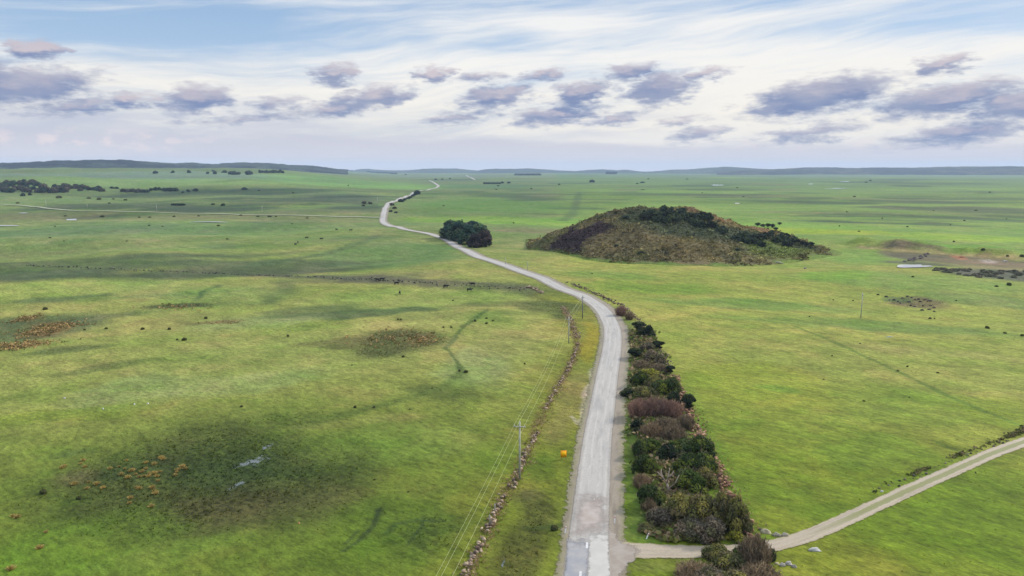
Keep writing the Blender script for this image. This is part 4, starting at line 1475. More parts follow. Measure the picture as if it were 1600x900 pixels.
belt('flat_tree', 1075, 646, 19, 613, 'lone round-headed dark tree at the edge of the paddock beside the pinkish thicket', 'tree', 'tree')
belt('twiggy', 999, 656, 27, 622, 'pinkish leafless shrub at the road end of the big pinkish thicket', widen=1.25)
belt('twiggy', 1017, 656, 27, 620, 'pinkish leafless shrub, second from the road in the big pinkish thicket', widen=1.25)
belt('twiggy', 1035, 655, 27, 622, 'pinkish leafless shrub, third from the road in the big pinkish thicket', widen=1.25)
belt('twiggy', 1051, 656, 24, 625, 'pinkish leafless shrub at the paddock end of the big pinkish thicket', widen=1.25)
belt('dark', 996, 676, 19, 653, 'dark green shrub on the road side in front of the pinkish thicket')
belt('brown_twiggy', 1018, 688, 26, 660, 'brown leafless shrub with pale upright stems in front of the pinkish thicket', widen=1.25)
belt('brown_twiggy', 1041, 680, 30, 652, 'brown twiggy shrub in front of the paddock end of the pinkish thicket', widen=1.25)
belt('brown_twiggy', 1052, 694, 30, 664, 'dull brown twiggy shrub above the big green clump', widen=1.25)
belt('brown_twiggy', 1071, 672, 20, 648, 'rusty brown shrub beside the orange stones of the wall')
# big green clump
belt('green', 1000, 716, 22, 686, 'dark green tree on the road side at the top of the big green clump', 'tree', 'tree')
belt('green', 1016, 712, 26, 682, 'green bush with rounded tufts at the top of the big green clump')
belt('green', 1066, 716, 34, 682, 'broad green tree at the back of the big green clump', 'tree', 'tree')
belt('green', 1093, 718, 34, 680, 'leafy green tree on the paddock side of the big green clump', 'tree', 'tree')
belt('dark', 1045, 724, 30, 694, 'dark shaded shrub in the heart of the big green clump')
belt('green', 1006, 744, 26, 706, 'dark green bush on the road side beside the bleached dead tree')
belt('green', 1074, 748, 36, 706, 'rounded green bush with a pale top in the big green clump')
belt('green', 1098, 748, 34, 706, 'dense green bush by the orange wall on the paddock side')
belt('olive', 1100, 768, 30, 728, 'olive bush leaning out over the wall on the paddock side')
belt('green', 1076, 775, 40, 730, 'big dome-shaped green bush to the right of the bleached dead tree')
belt('brown_twiggy', 1002, 764, 19, 740, 'small brownish dead bush beside the road verge left of the bleached tree')
belt('green', 1017, 796, 34, 754, 'bright green bush with a leafy top right below the bleached dead tree')
belt('brown_twiggy', 1014, 800, 19, 776, 'small greyish dead bush in front of the bright green bush')
# nearest trees north of the track
belt('olive', 1062, 824, 44, 770, 'grey olive tree with tufted top, left one of the near row by the track', 'tree', 'tree')
belt('olive', 1096, 830, 42, 768, 'grey olive tree in the middle of the near row by the track', 'tree', 'tree')
belt('olive', 1126, 834, 40, 766, 'grey olive tree next to the right end of the near row by the track', 'tree', 'tree')
belt('olive', 1148, 838, 34, 772, 'greenish olive tree at the right end of the near row by the track', 'tree', 'tree')
belt('greybrown', 1030, 826, 34, 790, 'grey brown shrub at the left end of the near row, behind the grass corner')
belt('greybrown', 1080, 846, 40, 808, 'grey shrub skirting the foot of the near row of trees')
belt('greybrown', 1112, 850, 36, 806, 'dark grey shrub low in front of the near row of trees')
belt('olive', 1010, 833, 22, 818, 'low rounded olive bush on the grass corner by the junction')
belt('olive', 1077, 848, 30, 822, 'low bush with a brownish top close to the edge of the track')
belt('yellow', 1149, 848, 22, 828, 'small yellow green bush under the right end of the near row')
# south of the track
S_ = 'shrubs on the near side of the gravel track'
def south(kind, bx, by, w, ty, label, name='shrub', cat='shrub', widen=1.25):
    o = belt(kind, bx, by, w, ty, label, name, cat, widen); o['group'] = S_; return o
south('olive', 1120, 886, 40, 850, 'olive bush on the near side of the track with a dark left flank')
south('olive', 1138, 900, 44, 862, 'larger olive bush on the near side of the track, partly cut off below')
south('green', 1162, 884, 32, 852, 'dark green bush between the olive bush and the grey dead bush near the track')
south('brown_twiggy', 1178, 892, 38, 836, 'tall grey brown dead bush on the near side of the track')
south('dark', 1204, 876, 14, 856, 'small pointed dark shrub at the right end of the group near the track')
south('brown_twiggy', 1185, 925, 50, 884, 'low reddish brown dead shrub in the bottom corner under the grey dead bush')
south('brown_twiggy', 1086, 912, 46, 882, 'low brown dead shrub left of the olive bushes, near side of the track')
south('greybrown', 1110, 925, 40, 884, 'grey brown shrub at the bottom edge below the olive bush')
south('olive', 1150, 940, 50, 892, 'olive shrub at the bottom edge, cut off by the frame')

# bleached dead tree
def dead_tree(bx, by, ty, label):
    p = P(bx, by, False); h = z_at(p, ty) * 1.05
    e = empty('dead_tree', (p.x, p.y, p.z)); tag(e, label, 'dead tree', BELT)
    c = Lk(196, 176, 160)
    mb = MB(); mb.tube([(0, 0, -.2), (-.1, .1, h * .3), (-.35, .1, h * .5)], [.26, .2, .16], 7, c); mb.build('trunk', MAT_BARK, e)
    for pts in ([(-.35, .1, h * .5), (-1.0, 0, h * .72), (-1.9, -.1, h * .98)], [(-.3, .1, h * .48), (-.2, .2, h * .78), (0.05, .1, h * 1.12)], [(0, 0, h * .3), (1.0, .1, h * .5), (1.5, 0, h * .85)],
                [(-1.0, 0, h * .72), (-1.3, .3, h * .9), (-1.2, .4, h * 1.05)], [(-.2, .2, h * .7), (.4, .1, h * .85), (.6, 0, h * .98)]):
        m = MB(); m.tube(pts, [.14, .11, .05], 6, c); m.build('limb', MAT_BARK, e)
dead_tree(1045, 774, 738, 'bleached bare dead tree with forked pale limbs in the green clump')

# ------------------------------------------------------------------ cypress grove by the bend
CYP = [(56, 82, 72), (72, 98, 76), (48, 70, 68), (86, 106, 76)]
for s_ in range(3): proto('cypress', 200 + s_, 7.0, 14.0, 20, 2.0, 3.2, 3600, .55, CYP, (36, 48, 40), trunk=(.5,), low=.4)
proto('brown_cypress', 210, 5.5, 11.0, 15, 1.6, 2.6, 2600, .5, [(78, 66, 66), (66, 60, 62), (60, 64, 56), (90, 76, 70)], (62, 56, 56), trunk=(.45,), low=.5)
GROVE = 'dark cypresses of the grove beside the road'
def grove(kind, bx, by, w, ty, label):
    p = P(bx, by, False)
    q = Vector((p.x, p.y + 2, 0)); q.z = float(Hg(q.x, q.y))
    place(kind, 'cypress_tree', q, metres(q, w) * 1.1, z_at(q, ty), label, 'tree', GROVE)
grove('cypress', 704, 374, 33, 343.5, 'leftmost of the dark cypresses in the dense grove by the road')
grove('cypress', 718, 377, 36, 342, 'tallest dark cypress in the left half of the roadside grove')
grove('cypress', 737, 373, 38, 343, 'dark cypress at the back of the roadside grove')
grove('cypress', 730, 382, 30, 350, 'dark cypress at the front of the roadside grove, with bare lower stems')
grove('cypress', 748, 381, 32, 346.5, 'dark cypress in the right half of the roadside grove')
grove('brown_cypress', 757, 386, 24, 356, 'purplish brown browning cypress at the right end of the roadside grove')
grove('brown_cypress', 743, 387, 24, 362, 'shorter browning cypress at the front of the right half of the grove')

# ------------------------------------------------------------------ trees and scrub on the mound
for s_ in range(3): proto('mound', 220 + s_, 2.0, 3.0, 7, .7, 1.1, 330, .42, [(70, 82, 62), (60, 74, 58), (82, 92, 66), (56, 66, 58)], (58, 66, 54), trunk=(.13,))
for s_ in range(2): proto_flat('mound_flat', 230 + s_, 1.9, 3.6, .42, 300, [(52, 58, 50), (62, 68, 54), (46, 50, 48)], (48, 52, 46))
MG = 'dark scrub trees on the upper side of the mound'
rs = np.random.default_rng(33)
def mound(kind, px, py, w, h, label, group=MG):
    p = P(px, py)
    return place(kind, 'scrub_tree', p, metres(p, w), metres(p, h), label, 'tree', group)
for px, py, w, h, lab in ((1037, 331, 15, 12, 'tall dark bushy tree on the crest of the mound, largest on the skyline'), (1067, 333, 12, 10, 'dark round tree on the crest of the mound, right of the largest skyline tree'),
                          (1016, 336, 14, 10, 'dark bush on the slope left of the largest skyline tree of the mound'), (978, 341, 13, 6, 'dark low bush alone on the left half of the mound'),
                          (1218, 351, 7, 4.5, 'small black tree standing clear to the right of the mound-top trees'), (1268, 384, 10, 7, 'last dark flat-topped tree at the right tail of the mound'),
                          (963, 385, 8, 4, 'black low bush alone on the olive lower slope of the mound'), (1002, 396, 12, 4, 'wide black low bush low on the front of the mound'),
                          (1152, 391, 8, 4, 'small black bush below the right-hand tree belt of the mound')):
    mound('mound_flat' if 'flat' in lab or 'black tree' in lab else 'mound', px, py, w, h, lab)
for px, py, w, h in ((1184, 353, 9, 6), (1192, 355, 9, 6), (1200, 355, 9, 7), (1207, 356, 9, 7.5), (1212, 360, 8, 6), (1232, 372, 8, 7), (1240, 376, 10, 8), (1246, 380, 10, 8), (1254, 383, 10, 8), (1260, 385, 9, 8), (1228, 369, 8, 6), (1222, 368, 8, 6)):
    mound('mound_flat', px, py, w, h, 'dark flat-topped tree along the right shoulder of the mound', 'flat-topped trees on the right shoulder of the mound')
for i in range(92):
    t = rs.random()
    px = 1000 + 245 * t
    ridge_y = np.interp(px, _rx, _ry)
    py = ridge_y + rs.uniform(8, 26) + (5 if t > .5 else 0)
    if t > .8: py = ridge_y + rs.uniform(6, 18)
    mound('mound' if rs.random() < .7 else 'mound_flat', px, py, rs.uniform(9, 17), rs.uniform(7, 12), 'dark green scrub tree in the belt under the crest of the mound', 'scrub trees in the belt under the crest of the mound')

def scatter_clumps(name, xy, zfun, cols, size, quads, hgt, rs, label=None, mat=MAT_BLADE):
    n = len(xy)
    k = np.repeat(np.arange(n), quads)
    m = len(k)
    sz = size[k] if hasattr(size, '__len__') else np.full(m, size)
    off = rs.normal(size=(m, 3)) * np.stack([sz * .55, sz * .55, sz * .25], -1)
    base = np.stack([xy[:, 0], xy[:, 1], zfun(xy[:, 0], xy[:, 1])], -1)[k]
    p = base + off; p[:, 2] = base[:, 2] + np.abs(off[:, 2]) + hgt * sz * .5
    nrm = rs.normal(size=(m, 3)); nrm[:, 2] = np.abs(nrm[:, 2]) + .4; nrm /= np.linalg.norm(nrm, axis=1, keepdims=True)
    a = np.cross(nrm, rs.normal(size=(m, 3))); a /= np.linalg.norm(a, axis=1, keepdims=True)
    b = np.cross(nrm, a)
    a *= (sz * .55)[:, None]; b *= (sz * .45)[:, None]
    V = np.stack([p - a, p - b, p + a, p + b], 1).reshape(-1, 3)
    c = np.repeat(cols[k] * (.72 + .56 * rs.random((m, 1))), 4, 0)
    me = np_mesh(name, V, np.arange(m * 4).reshape(m, 4), c)
    return tag(link(name, me, mat), label, None, None, 'stuff')

xy = np.stack([rs.uniform(_RX[0] - 4, _RX[-1], 24000), rs.uniform(366, 530, 24000)], -1)
xy = xy[hill_bump(xy[:, 0], xy[:, 1]) + fbm(xy[:, 0], xy[:, 1], 9, 3, 4) * 3.2 > .55]
xy = xy[hill_bump(xy[:, 0], xy[:, 1]) > .12]
hc = hill_colour(xy[:, 0], xy[:, 1], 0)
_lowb = sst(hill_bump(xy[:, 0], xy[:, 1]), 2.5, .8)[:, None]
hc = hc * (1 - _lowb) + Lk(112, 104, 70) * _lowb
hn = fbm(xy[:, 0], xy[:, 1], 12.0, 3, 19)[:, None]
hc = 1.22 * hc * np.where(rs.random((len(xy), 1)) < .22, .5, 1.0) * (1 + hn * .8)
scatter_clumps('scrub', xy, Hall, hc, rs.uniform(.35, .95, len(xy)) * np.where(rs.random(len(xy)) < .05, 2.1, 1.0), 4, .5, rs)

# ------------------------------------------------------------------ far trees, shrubs and woods
for s_ in range(4): proto('far', 240 + s_, 4.5, 6.5, 8, 1.5, 2.4, 260, 1.0, [(38, 58, 48), (48, 68, 52), (34, 50, 46), (58, 74, 54)], (36, 52, 44), trunk=(.3,))
for s_ in range(2): proto('far_brown', 250 + s_, 4.5, 6.0, 8, 1.5, 2.2, 260, 1.0, [(78, 74, 62), (66, 66, 54), (92, 82, 68), (56, 60, 48)], (64, 62, 52), trunk=(.3,))
for s_ in range(3): proto('low', 260 + s_, 1.6, 1.5, 6, .5, .8, 180, .34, [(84, 90, 56), (72, 80, 52), (98, 96, 62)], (72, 78, 52), trunk=(.08,))
proto('grey_low', 270, 2.2, 1.8, 9, .6, .9, 420, .32, [(124, 124, 104), (108, 108, 94), (138, 130, 108), (96, 104, 84)], (108, 108, 92), trunk=(.08,))
proto('grey_low', 271, 2.2, 1.5, 8, .6, .9, 380, .32, [(112, 112, 96), (128, 120, 104), (100, 100, 86)], (104, 104, 90), trunk=(.08,))
def far(px, py, w, h, label, group, kind='far', name='tree', cat='tree'):
    p = P(px, py)
    return place(kind, name, p, metres(p, w), metres(p, h), label, cat, group)
rs = np.random.default_rng(44)
G1 = 'trees of the dark wood at the left edge'
for i in range(85):
    t = rs.random(); px = -14 + 118 * t
    top = np.interp(px, [-14, 20, 50, 65, 85, 105], [283, 284, 281, 286, 289, 296]); bot = np.interp(px, [-14, 60, 105], [301, 301.5, 301])
    py = bot - (bot - top - 4) * rs.random()
    far(px, py, rs.uniform(8, 14), rs.uniform(5, 8), 'tree of the dense dark wood at the left edge, behind the gravel road', G1, 'far_brown' if rs.random() < .5 else 'far')
G2 = 'trees of the long low wood right of the dark wood'
for i in range(34):
    px = 96 + 68 * rs.random(); py = np.interp(px, [95, 165], [297, 299.5]) - rs.random() * 7 * np.interp(px, [95, 140, 165], [1, 1, .3])
    far(px, py, rs.uniform(7, 11), rs.uniform(4, 6), 'tree of the long low wood trailing off to the right of the dark wood', G2, 'far_brown' if rs.random() < .5 else 'far')
G3 = 'trees in the broken row on the left slope'
for px, py, w, h in [(192 + 4.2 * i, 301 - rs.random() * 2, 9, 5) for i in range(10)] + [(236, 298, 7, 4.5), (243, 297.5, 9, 5.5), (249, 297, 7, 5)] + [(257 + 4.5 * i, 298.5, 9, 5.5) for i in range(5)]:
    far(px, py, w, h, 'dark tree in the broken row along the green slope on the left', G3, 'far_brown' if px < 225 else 'far')
for px, py, w, h, lab in ((294, 299.5, 7, 4, 'left one of two dark bushes after the broken row on the left slope'), (305.5, 298.5, 9, 4.5, 'right one of two dark bushes after the broken row on the left slope'),
                          (286, 301, 5, 2.5, 'low brown bush between the broken row and two dark bushes'), (382, 296.5, 10, 4, 'wide dark bush alone on the green swell right of the broken row'),
                          (175, 294.5, 7, 3.5, 'left one of two dark bushes between the two woods'), (182, 295, 7, 3.5, 'right one of two dark bushes between the two woods'),
                          (36, 306.5, 8, 5.5, 'dark tree just in front of the wood at the left edge'), (47, 305, 6, 4.5, 'brownish small tree just in front of the wood at the left edge'),
                          (348.5, 321.5, 7, 4, 'dark bush above the gravel road, right of the long dark thicket'), (243, 271, 8, 4.5, 'first of the lone dark trees under the forested ridge'),
                          (270, 270, 6, 4, 'second of the lone dark trees under the forested ridge'), (295, 270, 6, 4.5, 'third of the lone dark trees under the forested ridge'),
                          (324.5, 271.5, 6, 3.5, 'dark tree left of the pair on the ridge-side field'), (336, 272, 7, 5, 'larger dark tree of the pair on the ridge-side field'), (333, 268, 5, 3, 'smaller tree right behind the larger one of the pair'),
                          (351, 270, 9, 4, 'dark tree at the left end of the blue wood under the ridge'), (489, 267, 5, 3, 'tiny dark tree high on the left skyline slope'), (517, 269, 6, 4, 'dark tree on the slope near the right end of the forested ridge'),
                          (652, 303.5, 11, 7, 'dark tree on the right edge of the white road where it bends away'), (626, 315.5, 10, 5, 'dark bush touching the white road on its right side'),
                          (925, 285, 9, 4.5, 'lone dark tree out on the far green plain'), (1004, 286, 8, 2.5, 'low flat bush on the far plain right of the lone dark tree')):
    far(px, py, w, h, lab, 'lone far trees and bushes')
for px in (271, 276, 281, 286): far(px, 321, 9, 3.5, 'bush of the long dark thicket above the gravel road', 'bushes of the long dark thicket above the gravel road')
for i in range(16): far(358 + 36 * rs.random(), 273.5 - 3.5 * rs.random(), 7, 4, 'tree of the small blue wood under the ridge', 'trees of the small blue wood under the ridge')
for i in range(11): far(406 + 3.6 * i, 270.5 - rs.random(), 5, 4 if i % 3 else 5.5, 'tree of the dark grove on the hill left of centre', 'trees of the dark grove on the hill left of centre')
for i in range(15): far(545 + 5.2 * i, 267.2 + .32 * i + rs.random() * .5, 7, 2.4, 'tree of the dark line along the crest beyond the white road', 'trees of the line along the crest beyond the white road')
for px, py in ((632, 313), (637, 311), (641, 309.5), (645, 307), (648, 305)): far(px, py, 7, 3.2, 'low dark bush in the hedge on the right side of the far white road', 'bushes of the hedge beside the far white road')
for i in range(8): far(757 + 3.4 * i, 287.4, 5, 2.8, 'tree of the short dark row on the plain behind the cypress grove', 'trees of the short dark row on the far plain')
for px in (785, 795): far(px, 286.5, 6, 3, 'separate dark tree at the right end of the short row on the plain', 'separate trees at the end of the short row on the plain')
for i in range(9): far(807 + 4.4 * i, 274, 8, 3.2, 'tree of the bluish far grove near the flat-topped hill', 'trees of the bluish far grove near the flat-topped hill')
for i in range(5): far(949 + 3.2 * i, 272, 6, 4.2, 'tree of the small flat far grove on the horizon plain', 'trees of the small flat grove on the horizon plain')
for px, py, w in ((612, 321, 9), (617, 326, 8), (611, 331, 7), (619, 333, 7), (681, 281, 5), (691, 280.5, 4), (634, 273.5, 4), (569, 318, 9), (578, 318.8, 8), (568, 322, 6)):
    far(px, py, w, w * .45, 'greyish green bush by the bends of the far white road', 'greyish bushes by the bends of the far white road', 'far_brown', 'shrub', 'shrub')

LOWL = [(92, 309.5, 8), (139, 310.5, 6), (155, 312, 7), (177, 311.5, 4), (196, 313, 5), (171, 318, 4), (28, 318, 5), (333, 320, 6), (405, 298, 4), (458, 302, 4), (544, 290, 3), (310, 338, 4), (420, 339, 5), (480, 341, 4), (102, 338, 4), (160, 339, 6), (218, 340, 4), (234, 340, 4), (272, 339, 5), (376, 337, 5), (233, 353, 4), (254, 354, 3), (341, 353, 5),
        (403, 339, 4), (423, 339, 4), (431, 339, 4), (456, 350, 3), (100, 377, 3), (198, 377, 3), (86, 354, 3), (78, 372, 4), (355, 374, 4)]
for px, py, w in LOWL: far(px, py, w * 1.1, w * .5, 'small dark low bush scattered over the left-hand pasture', 'small dark bushes over the left-hand pasture', 'low', 'shrub', 'shrub')
LOWR = [(1536, 391, 6), (1490, 378, 4), (1597, 401, 7), (1574, 400.5, 4), (1426, 433, 4), (1557, 448, 5), (1577, 446, 8), (1265, 495, 3), (1302, 469, 3), (1333, 470, 3), (1372, 461, 4), (1453, 498, 5), (1460, 498, 3), (1542, 513, 7), (1570, 521, 5), (1597, 525, 6), (1344, 537, 3), (1403, 580, 4), (1465, 583, 4), (1494, 470, 3), (925, 428, 3), (1300, 556, 3), (1418, 573, 4), (1287, 593, 3), (1350, 627, 4), (1421, 621, 3)]
for px, py, w in LOWR: far(px, py, w * 1.1, w * .6, 'small dark low bush scattered over the right-hand paddock', 'small dark bushes over the right-hand paddock', 'low', 'shrub', 'shrub')
for i in range(36):
    px = rs.uniform(690, 1600); py = rs.uniform(277, 366)
    if 810 < px < 1300 and py > 312: continue
    far(px, py, rs.uniform(2.5, 6), rs.uniform(1, 2), 'tiny dark bush dotted on the far plain', 'tiny dark bushes dotted on the far plain', 'low', 'shrub', 'shrub')
LM = [(622, 499.5, 4), (626.5, 500, 4), (277, 531.5, 4), (288, 532, 8), (71, 484, 7), (132, 516, 4), (166, 514, 5), (223, 515, 6), (265, 515, 6), (322, 498, 6), (377, 636, 5), (555, 637, 6), (584, 637, 5), (450, 526, 5), (630, 558, 5), (728, 582, 7), (718, 580, 5), (705, 512, 4), (760, 506, 5), (770, 502, 4), (742, 502, 5), (693, 512, 4), (675, 607, 3), (585, 750, 4), (638, 769, 4), (550, 571, 3), (640, 640, 3), (760, 498, 4), (708, 470, 3), (820, 569, 4)]
for px, py, w in LM: far(px, py, w, w * .7, 'small dark rush clump on the near left-hand pasture', 'small dark rush clumps on the near left-hand pasture', 'low', 'shrub', 'rush clump')
far(68, 771, 11, 9, 'rounded dark brown bush alone on the lush grass at the lower left', 'lone far trees and bushes', 'low', 'shrub', 'shrub')
far(123, 780, 8, 6, 'small dark bush right of the rounded brown bush at the lower left', 'lone far trees and bushes', 'low', 'shrub', 'shrub')
far(806, 752, 9, 6, 'dark green clump at the foot of the nearest utility pole', 'lone far trees and bushes', 'low', 'shrub', 'shrub')
far(866, 828, 13, 10, 'dark green clump in the ditch beside the left guide post', 'lone far trees and bushes', 'low', 'shrub', 'shrub')
for i in range(70):
    px = rs.uniform(1462, 1640); py = rs.uniform(0, 1) * np.interp(px, [1462, 1500, 1600], [3, 11, 14]) + np.interp(px, [1462, 1500, 1600], [420, 421, 424])
    far(px, py, rs.uniform(8, 14), rs.uniform(2.5, 4.2), 'grey low shrub of the thicket below the spoil bank', 'grey shrubs of the thicket below the spoil bank', 'grey_low', 'shrub', 'shrub')

# ------------------------------------------------------------------ stone walls, boulders
def stones(mb, pts, wid, hgt, per_m, size, cols, rs, gap=.1):
    path = smooth_path([p.xy for p in pts], .5)
    for i in range(len(path) - 1):
        a, b = path[i], path[i + 1]
        n_ = per_m * (b - a).length
        n_ = int(n_) + (rs.random() < n_ % 1)
        thin = .45 + 1.1 * max(0, vnoise(np.array(a.x * .22), np.array(a.y * .22), 5) + .45)
        for _ in range(n_):
            if rs.random() > thin: continue
            t = (b - a).normalized(); nr = Vector((t.y, -t.x))
            p = a.lerp(b, rs.random()) + nr * rs.normal() * wid * .5
            s = size * rs.uniform(.55, 1.35)
            z = float(Hg(p.x, p.y)) + rs.random() ** 1.4 * hgt * thin
            v = ICO1[0] * (1 + .5 * (rs.random((len(ICO1[0]), 1)) - .5))
            ang = rs.uniform(0, 3.14); ca, sa = math.cos(ang), math.sin(ang)
            v = v * np.array([s, s * rs.uniform(.6, .9), s * rs.uniform(.5, .8)])
            v = np.stack([v[:, 0] * ca - v[:, 1] * sa, v[:, 0] * sa + v[:, 1] * ca, v[:, 2]], -1) + np.array([p.x, p.y, z])
            c = cols[rs.integers(len(cols))] * rs.uniform(.75, 1.25)
            mb.add(v, ICO1[1], c)

PINK = [Lk(196, 170, 144), Lk(172, 146, 124), Lk(208, 184, 156), Lk(126, 106, 92), Lk(150, 130, 108)]
def wall(pix, label, wid=.6, hgt=.55, per_m=4.4, size=.29, cols=PINK, seed=1, group=None):
    rs_ = np.random.default_rng(seed)
    pts = [P(a, b, False) for a, b in pix]
    mb = MB(); stones(mb, pts, wid, hgt, per_m, size, cols, rs_)
    o = mb.build('dry_stone_wall', MAT_STONE)
    return tag(o, label, 'stone wall', group)
FWG = 'stretches of the tumbled wall along the left side of the road'
wall([(716, 930), (728, 900), (740, 872), (750, 858), (757, 846)], 'pinkish tumbled stone wall stretch at the bottom edge, left of the road', seed=1, group=FWG)
wall([(759, 834), (764, 826), (768, 815), (776, 800), (781, 786), (788, 774)], 'tumbled stone wall stretch with two pale posts standing in it', seed=2, group=FWG)
wall([(798, 766), (803, 758), (808, 745), (815, 726), (824, 705), (832, 690), (840, 676)], 'pinkish wall stretch running past the foot of the nearest utility pole', seed=3, group=FWG, per_m=4.0)
wall([(852, 640), (862, 620), (874, 600), (886, 580), (893, 566), (900, 550), (902, 535)], 'brown stone wall stretch between the verge and the pale grass, halfway to the bend', seed=4, group=FWG, per_m=2.6, size=.30)
wall([(901, 530), (898, 516), (892, 502), (886, 490), (880, 480)], 'wide heap of pinkish stones at the far end of the left wall, by the second pole', wid=1.3, seed=5, group=FWG, per_m=3.6)
wall([(824, 448), (838, 453), (848, 459)], 'short low wall end with orange grass where the stony strip meets the road', wid=1.4, hgt=.5, size=.4, seed=15, group=FWG)
RWG = 'stretches of the wall along the paddock side of the shelter belt'
wall([(1192, 852), (1178, 846), (1165, 825), (1150, 800), (1138, 775), (1125, 748), (1114, 724)], 'orange brown stone wall on the paddock side of the big green clump', wid=1.3, hgt=1.3, per_m=6.5, size=.34, cols=[Lk(186, 140, 110), Lk(160, 118, 94), Lk(204, 160, 126), Lk(130, 100, 82)], seed=6, group=RWG)
wall([(1098, 690), (1088, 672), (1080, 655), (1068, 630), (1060, 606), (1054, 590)], 'orange brown stone wall beside the lone round-headed tree', wid=1.2, hgt=1.3, per_m=6.5, size=.34, cols=[Lk(204, 158, 122), Lk(176, 132, 104), Lk(216, 176, 140), Lk(140, 110, 90)], seed=7, group=RWG)
wall([(1046, 575), (1032, 550), (1018, 528), (1000, 505), (985, 490), (972, 478)], 'broken pale brown wall behind the far end of the shelter belt', wid=1.2, hgt=.9, per_m=4, cols=[Lk(180, 160, 140), Lk(150, 130, 112), Lk(120, 104, 90)], seed=8, group=RWG)
wall([(970, 477), (950, 468), (930, 459), (905, 448), (886, 441)], 'low overgrown wall curving along the right of the road beyond the bend', wid=1.3, hgt=.5, per_m=3.2, size=.4, cols=[Lk(150, 128, 108), Lk(110, 100, 80), Lk(130, 116, 88)], seed=9, group=RWG)
DARKST = [Lk(96, 96, 84), Lk(76, 78, 74), Lk(118, 112, 98), Lk(60, 62, 60), Lk(140, 136, 124)]
wall([(40, 415), (90, 417), (150, 419), (210, 422), (270, 424.5), (330, 427), (400, 430), (470, 432.5)], 'long low wall of dark stones across the left pasture, western half', wid=1.6, hgt=.5, per_m=1.3, size=.42, cols=DARKST, seed=10, group='halves of the dark stone line across the left pasture')
wall([(478, 433), (540, 436), (600, 438.5), (660, 442), (720, 446), (780, 450), (822, 453)], 'long low wall of dark stones across the left pasture, half nearer the road', wid=3.2, hgt=.5, per_m=1.5, size=.42, cols=DARKST, seed=11, group='halves of the dark stone line across the left pasture')
wall([(1376, 767), (1388, 762), (1404, 755), (1422, 747), (1450, 735), (1480, 722), (1510, 710), (1545, 698), (1600, 674), (1640, 660)], 'scattered dark stones along the weedy far edge of the gravel track', wid=1.1, hgt=.2, per_m=.9, size=.24, cols=[Lk(110, 104, 84), Lk(84, 86, 66), Lk(140, 130, 110)], seed=12)
wall([(1500, 741), (1512, 738), (1528, 731)], 'short stony bank below the gravel track at the right', wid=1.2, hgt=.2, per_m=.8, size=.22, cols=[Lk(100, 98, 74), Lk(84, 90, 60)], seed=13)

BOULD = []
for i in range(4):
    rs_ = np.random.default_rng(300 + i)
    v = ICO3[0].copy()
    v = v * (1 + .55 * vnoise(v[:, 0] * 1.3 + i * 7, v[:, 1] * 1.3 + v[:, 2] * 1.7, 9) + .25 * vnoise(v[:, 0] * 3 + i, v[:, 2] * 3 + v[:, 1] * 2, 4))[:, None]
    v[:, 2] = np.where(v[:, 2] < -.25, -.25, v[:, 2])
    BOULD.append(v)
def boulder(px, py, w, h, label, col, group=None, name='boulder', cat='boulder', i=None, rz=None, asp=.7):
    p = P(px, py)
    W_ = metres(p, w) / 2; H_ = metres(p, h) * .8
    i = random.randrange(4) if i is None else i
    me = np_mesh(name, BOULD[i] * np.array([W_, W_ * asp, H_]), ICO3[1], np.tile(Lk(*col), (len(BOULD[i]), 1)), smooth=True)
    o = link(name, me, MAT_STONE); o.location = p; o.rotation_euler = (0, 0, rz if rz is not None else random.uniform(-.3, .3))
    return tag(o, label, cat, group)
boulder(1272, 860, 22, 6, 'pale whitish long boulder in the grass on the near side of the track', (206, 204, 196), rz=.1, asp=.45)
NB = 'pale rocks in the grass near the gravel track'
boulder(1232, 882, 13, 7, 'speckled pale rock, biggest of the little heap below the whitish boulder', (200, 192, 180), NB)
boulder(1222, 884, 9, 6, 'smaller pale rock on the left of the little heap', (206, 198, 184), NB)
boulder(1241, 886, 8, 5, 'smaller grey rock on the right of the little heap', (170, 164, 150), NB)
boulder(1214, 881, 9, 3, 'flat cream stone beside the pointed dark shrub', (214, 200, 160), NB)
boulder(1197, 832, 15, 7, 'buff rock at the field edge by the end of the shelter belt', (196, 184, 150), NB)
boulder(1213, 837, 13, 6, 'greyish rock right of the buff rock, next to the track', (172, 164, 140), NB)
boulder(1226, 837, 11, 6, 'pale rock nearest the track, right of the greyish rock', (190, 180, 156), NB)
boulder(1188, 828, 8, 4, 'small dark rock left of the buff rock', (120, 112, 94), NB)
boulder(1378, 768, 5, 2.5, 'white stone at the end of the stone line above the track', (226, 224, 220), NB)
WS = 'small white stones on the left pasture'
for px, py in ((101, 622.5), (210, 632), (231, 631), (161, 639)): boulder(px, py, 3.4, 2.4, 'small white stone on the green left pasture', (235, 235, 232), WS, 'stone', 'stone')
boulder(467, 818, 4, 3, 'small orange stone in the dark wet hollow', (212, 160, 110), None, 'stone', 'stone')
RK = [(1385, 464), (1390, 469), (1397, 469), (1403, 472), (1407, 474), (1410, 466), (1418, 464), (1424.5, 465.4), (1420.5, 472), (1430, 469), (1435, 468), (1438, 472), (1446, 468.6), (1452, 470.5), (1423, 478), (1429, 479), (1442, 478), (1454, 478), (1459.5, 481), (1452, 484), (1441, 485), (1460, 487)]
for px, py in RK: boulder(px, py, random.uniform(4, 7), random.uniform(2, 3.4), 'dark rock of the rocky outcrop in the right-hand paddock', random.choice([(92, 84, 76), (76, 72, 66), (120, 104, 90)]), 'dark rocks of the outcrop in the right-hand paddock')
boulder(1545, 408, 8, 3, 'white rock on the brown spoil bank', (206, 192, 176), None)
boulder(1570, 409, 7, 2.5, 'paler grey rock right of the white rock on the spoil bank', (196, 186, 176), None)
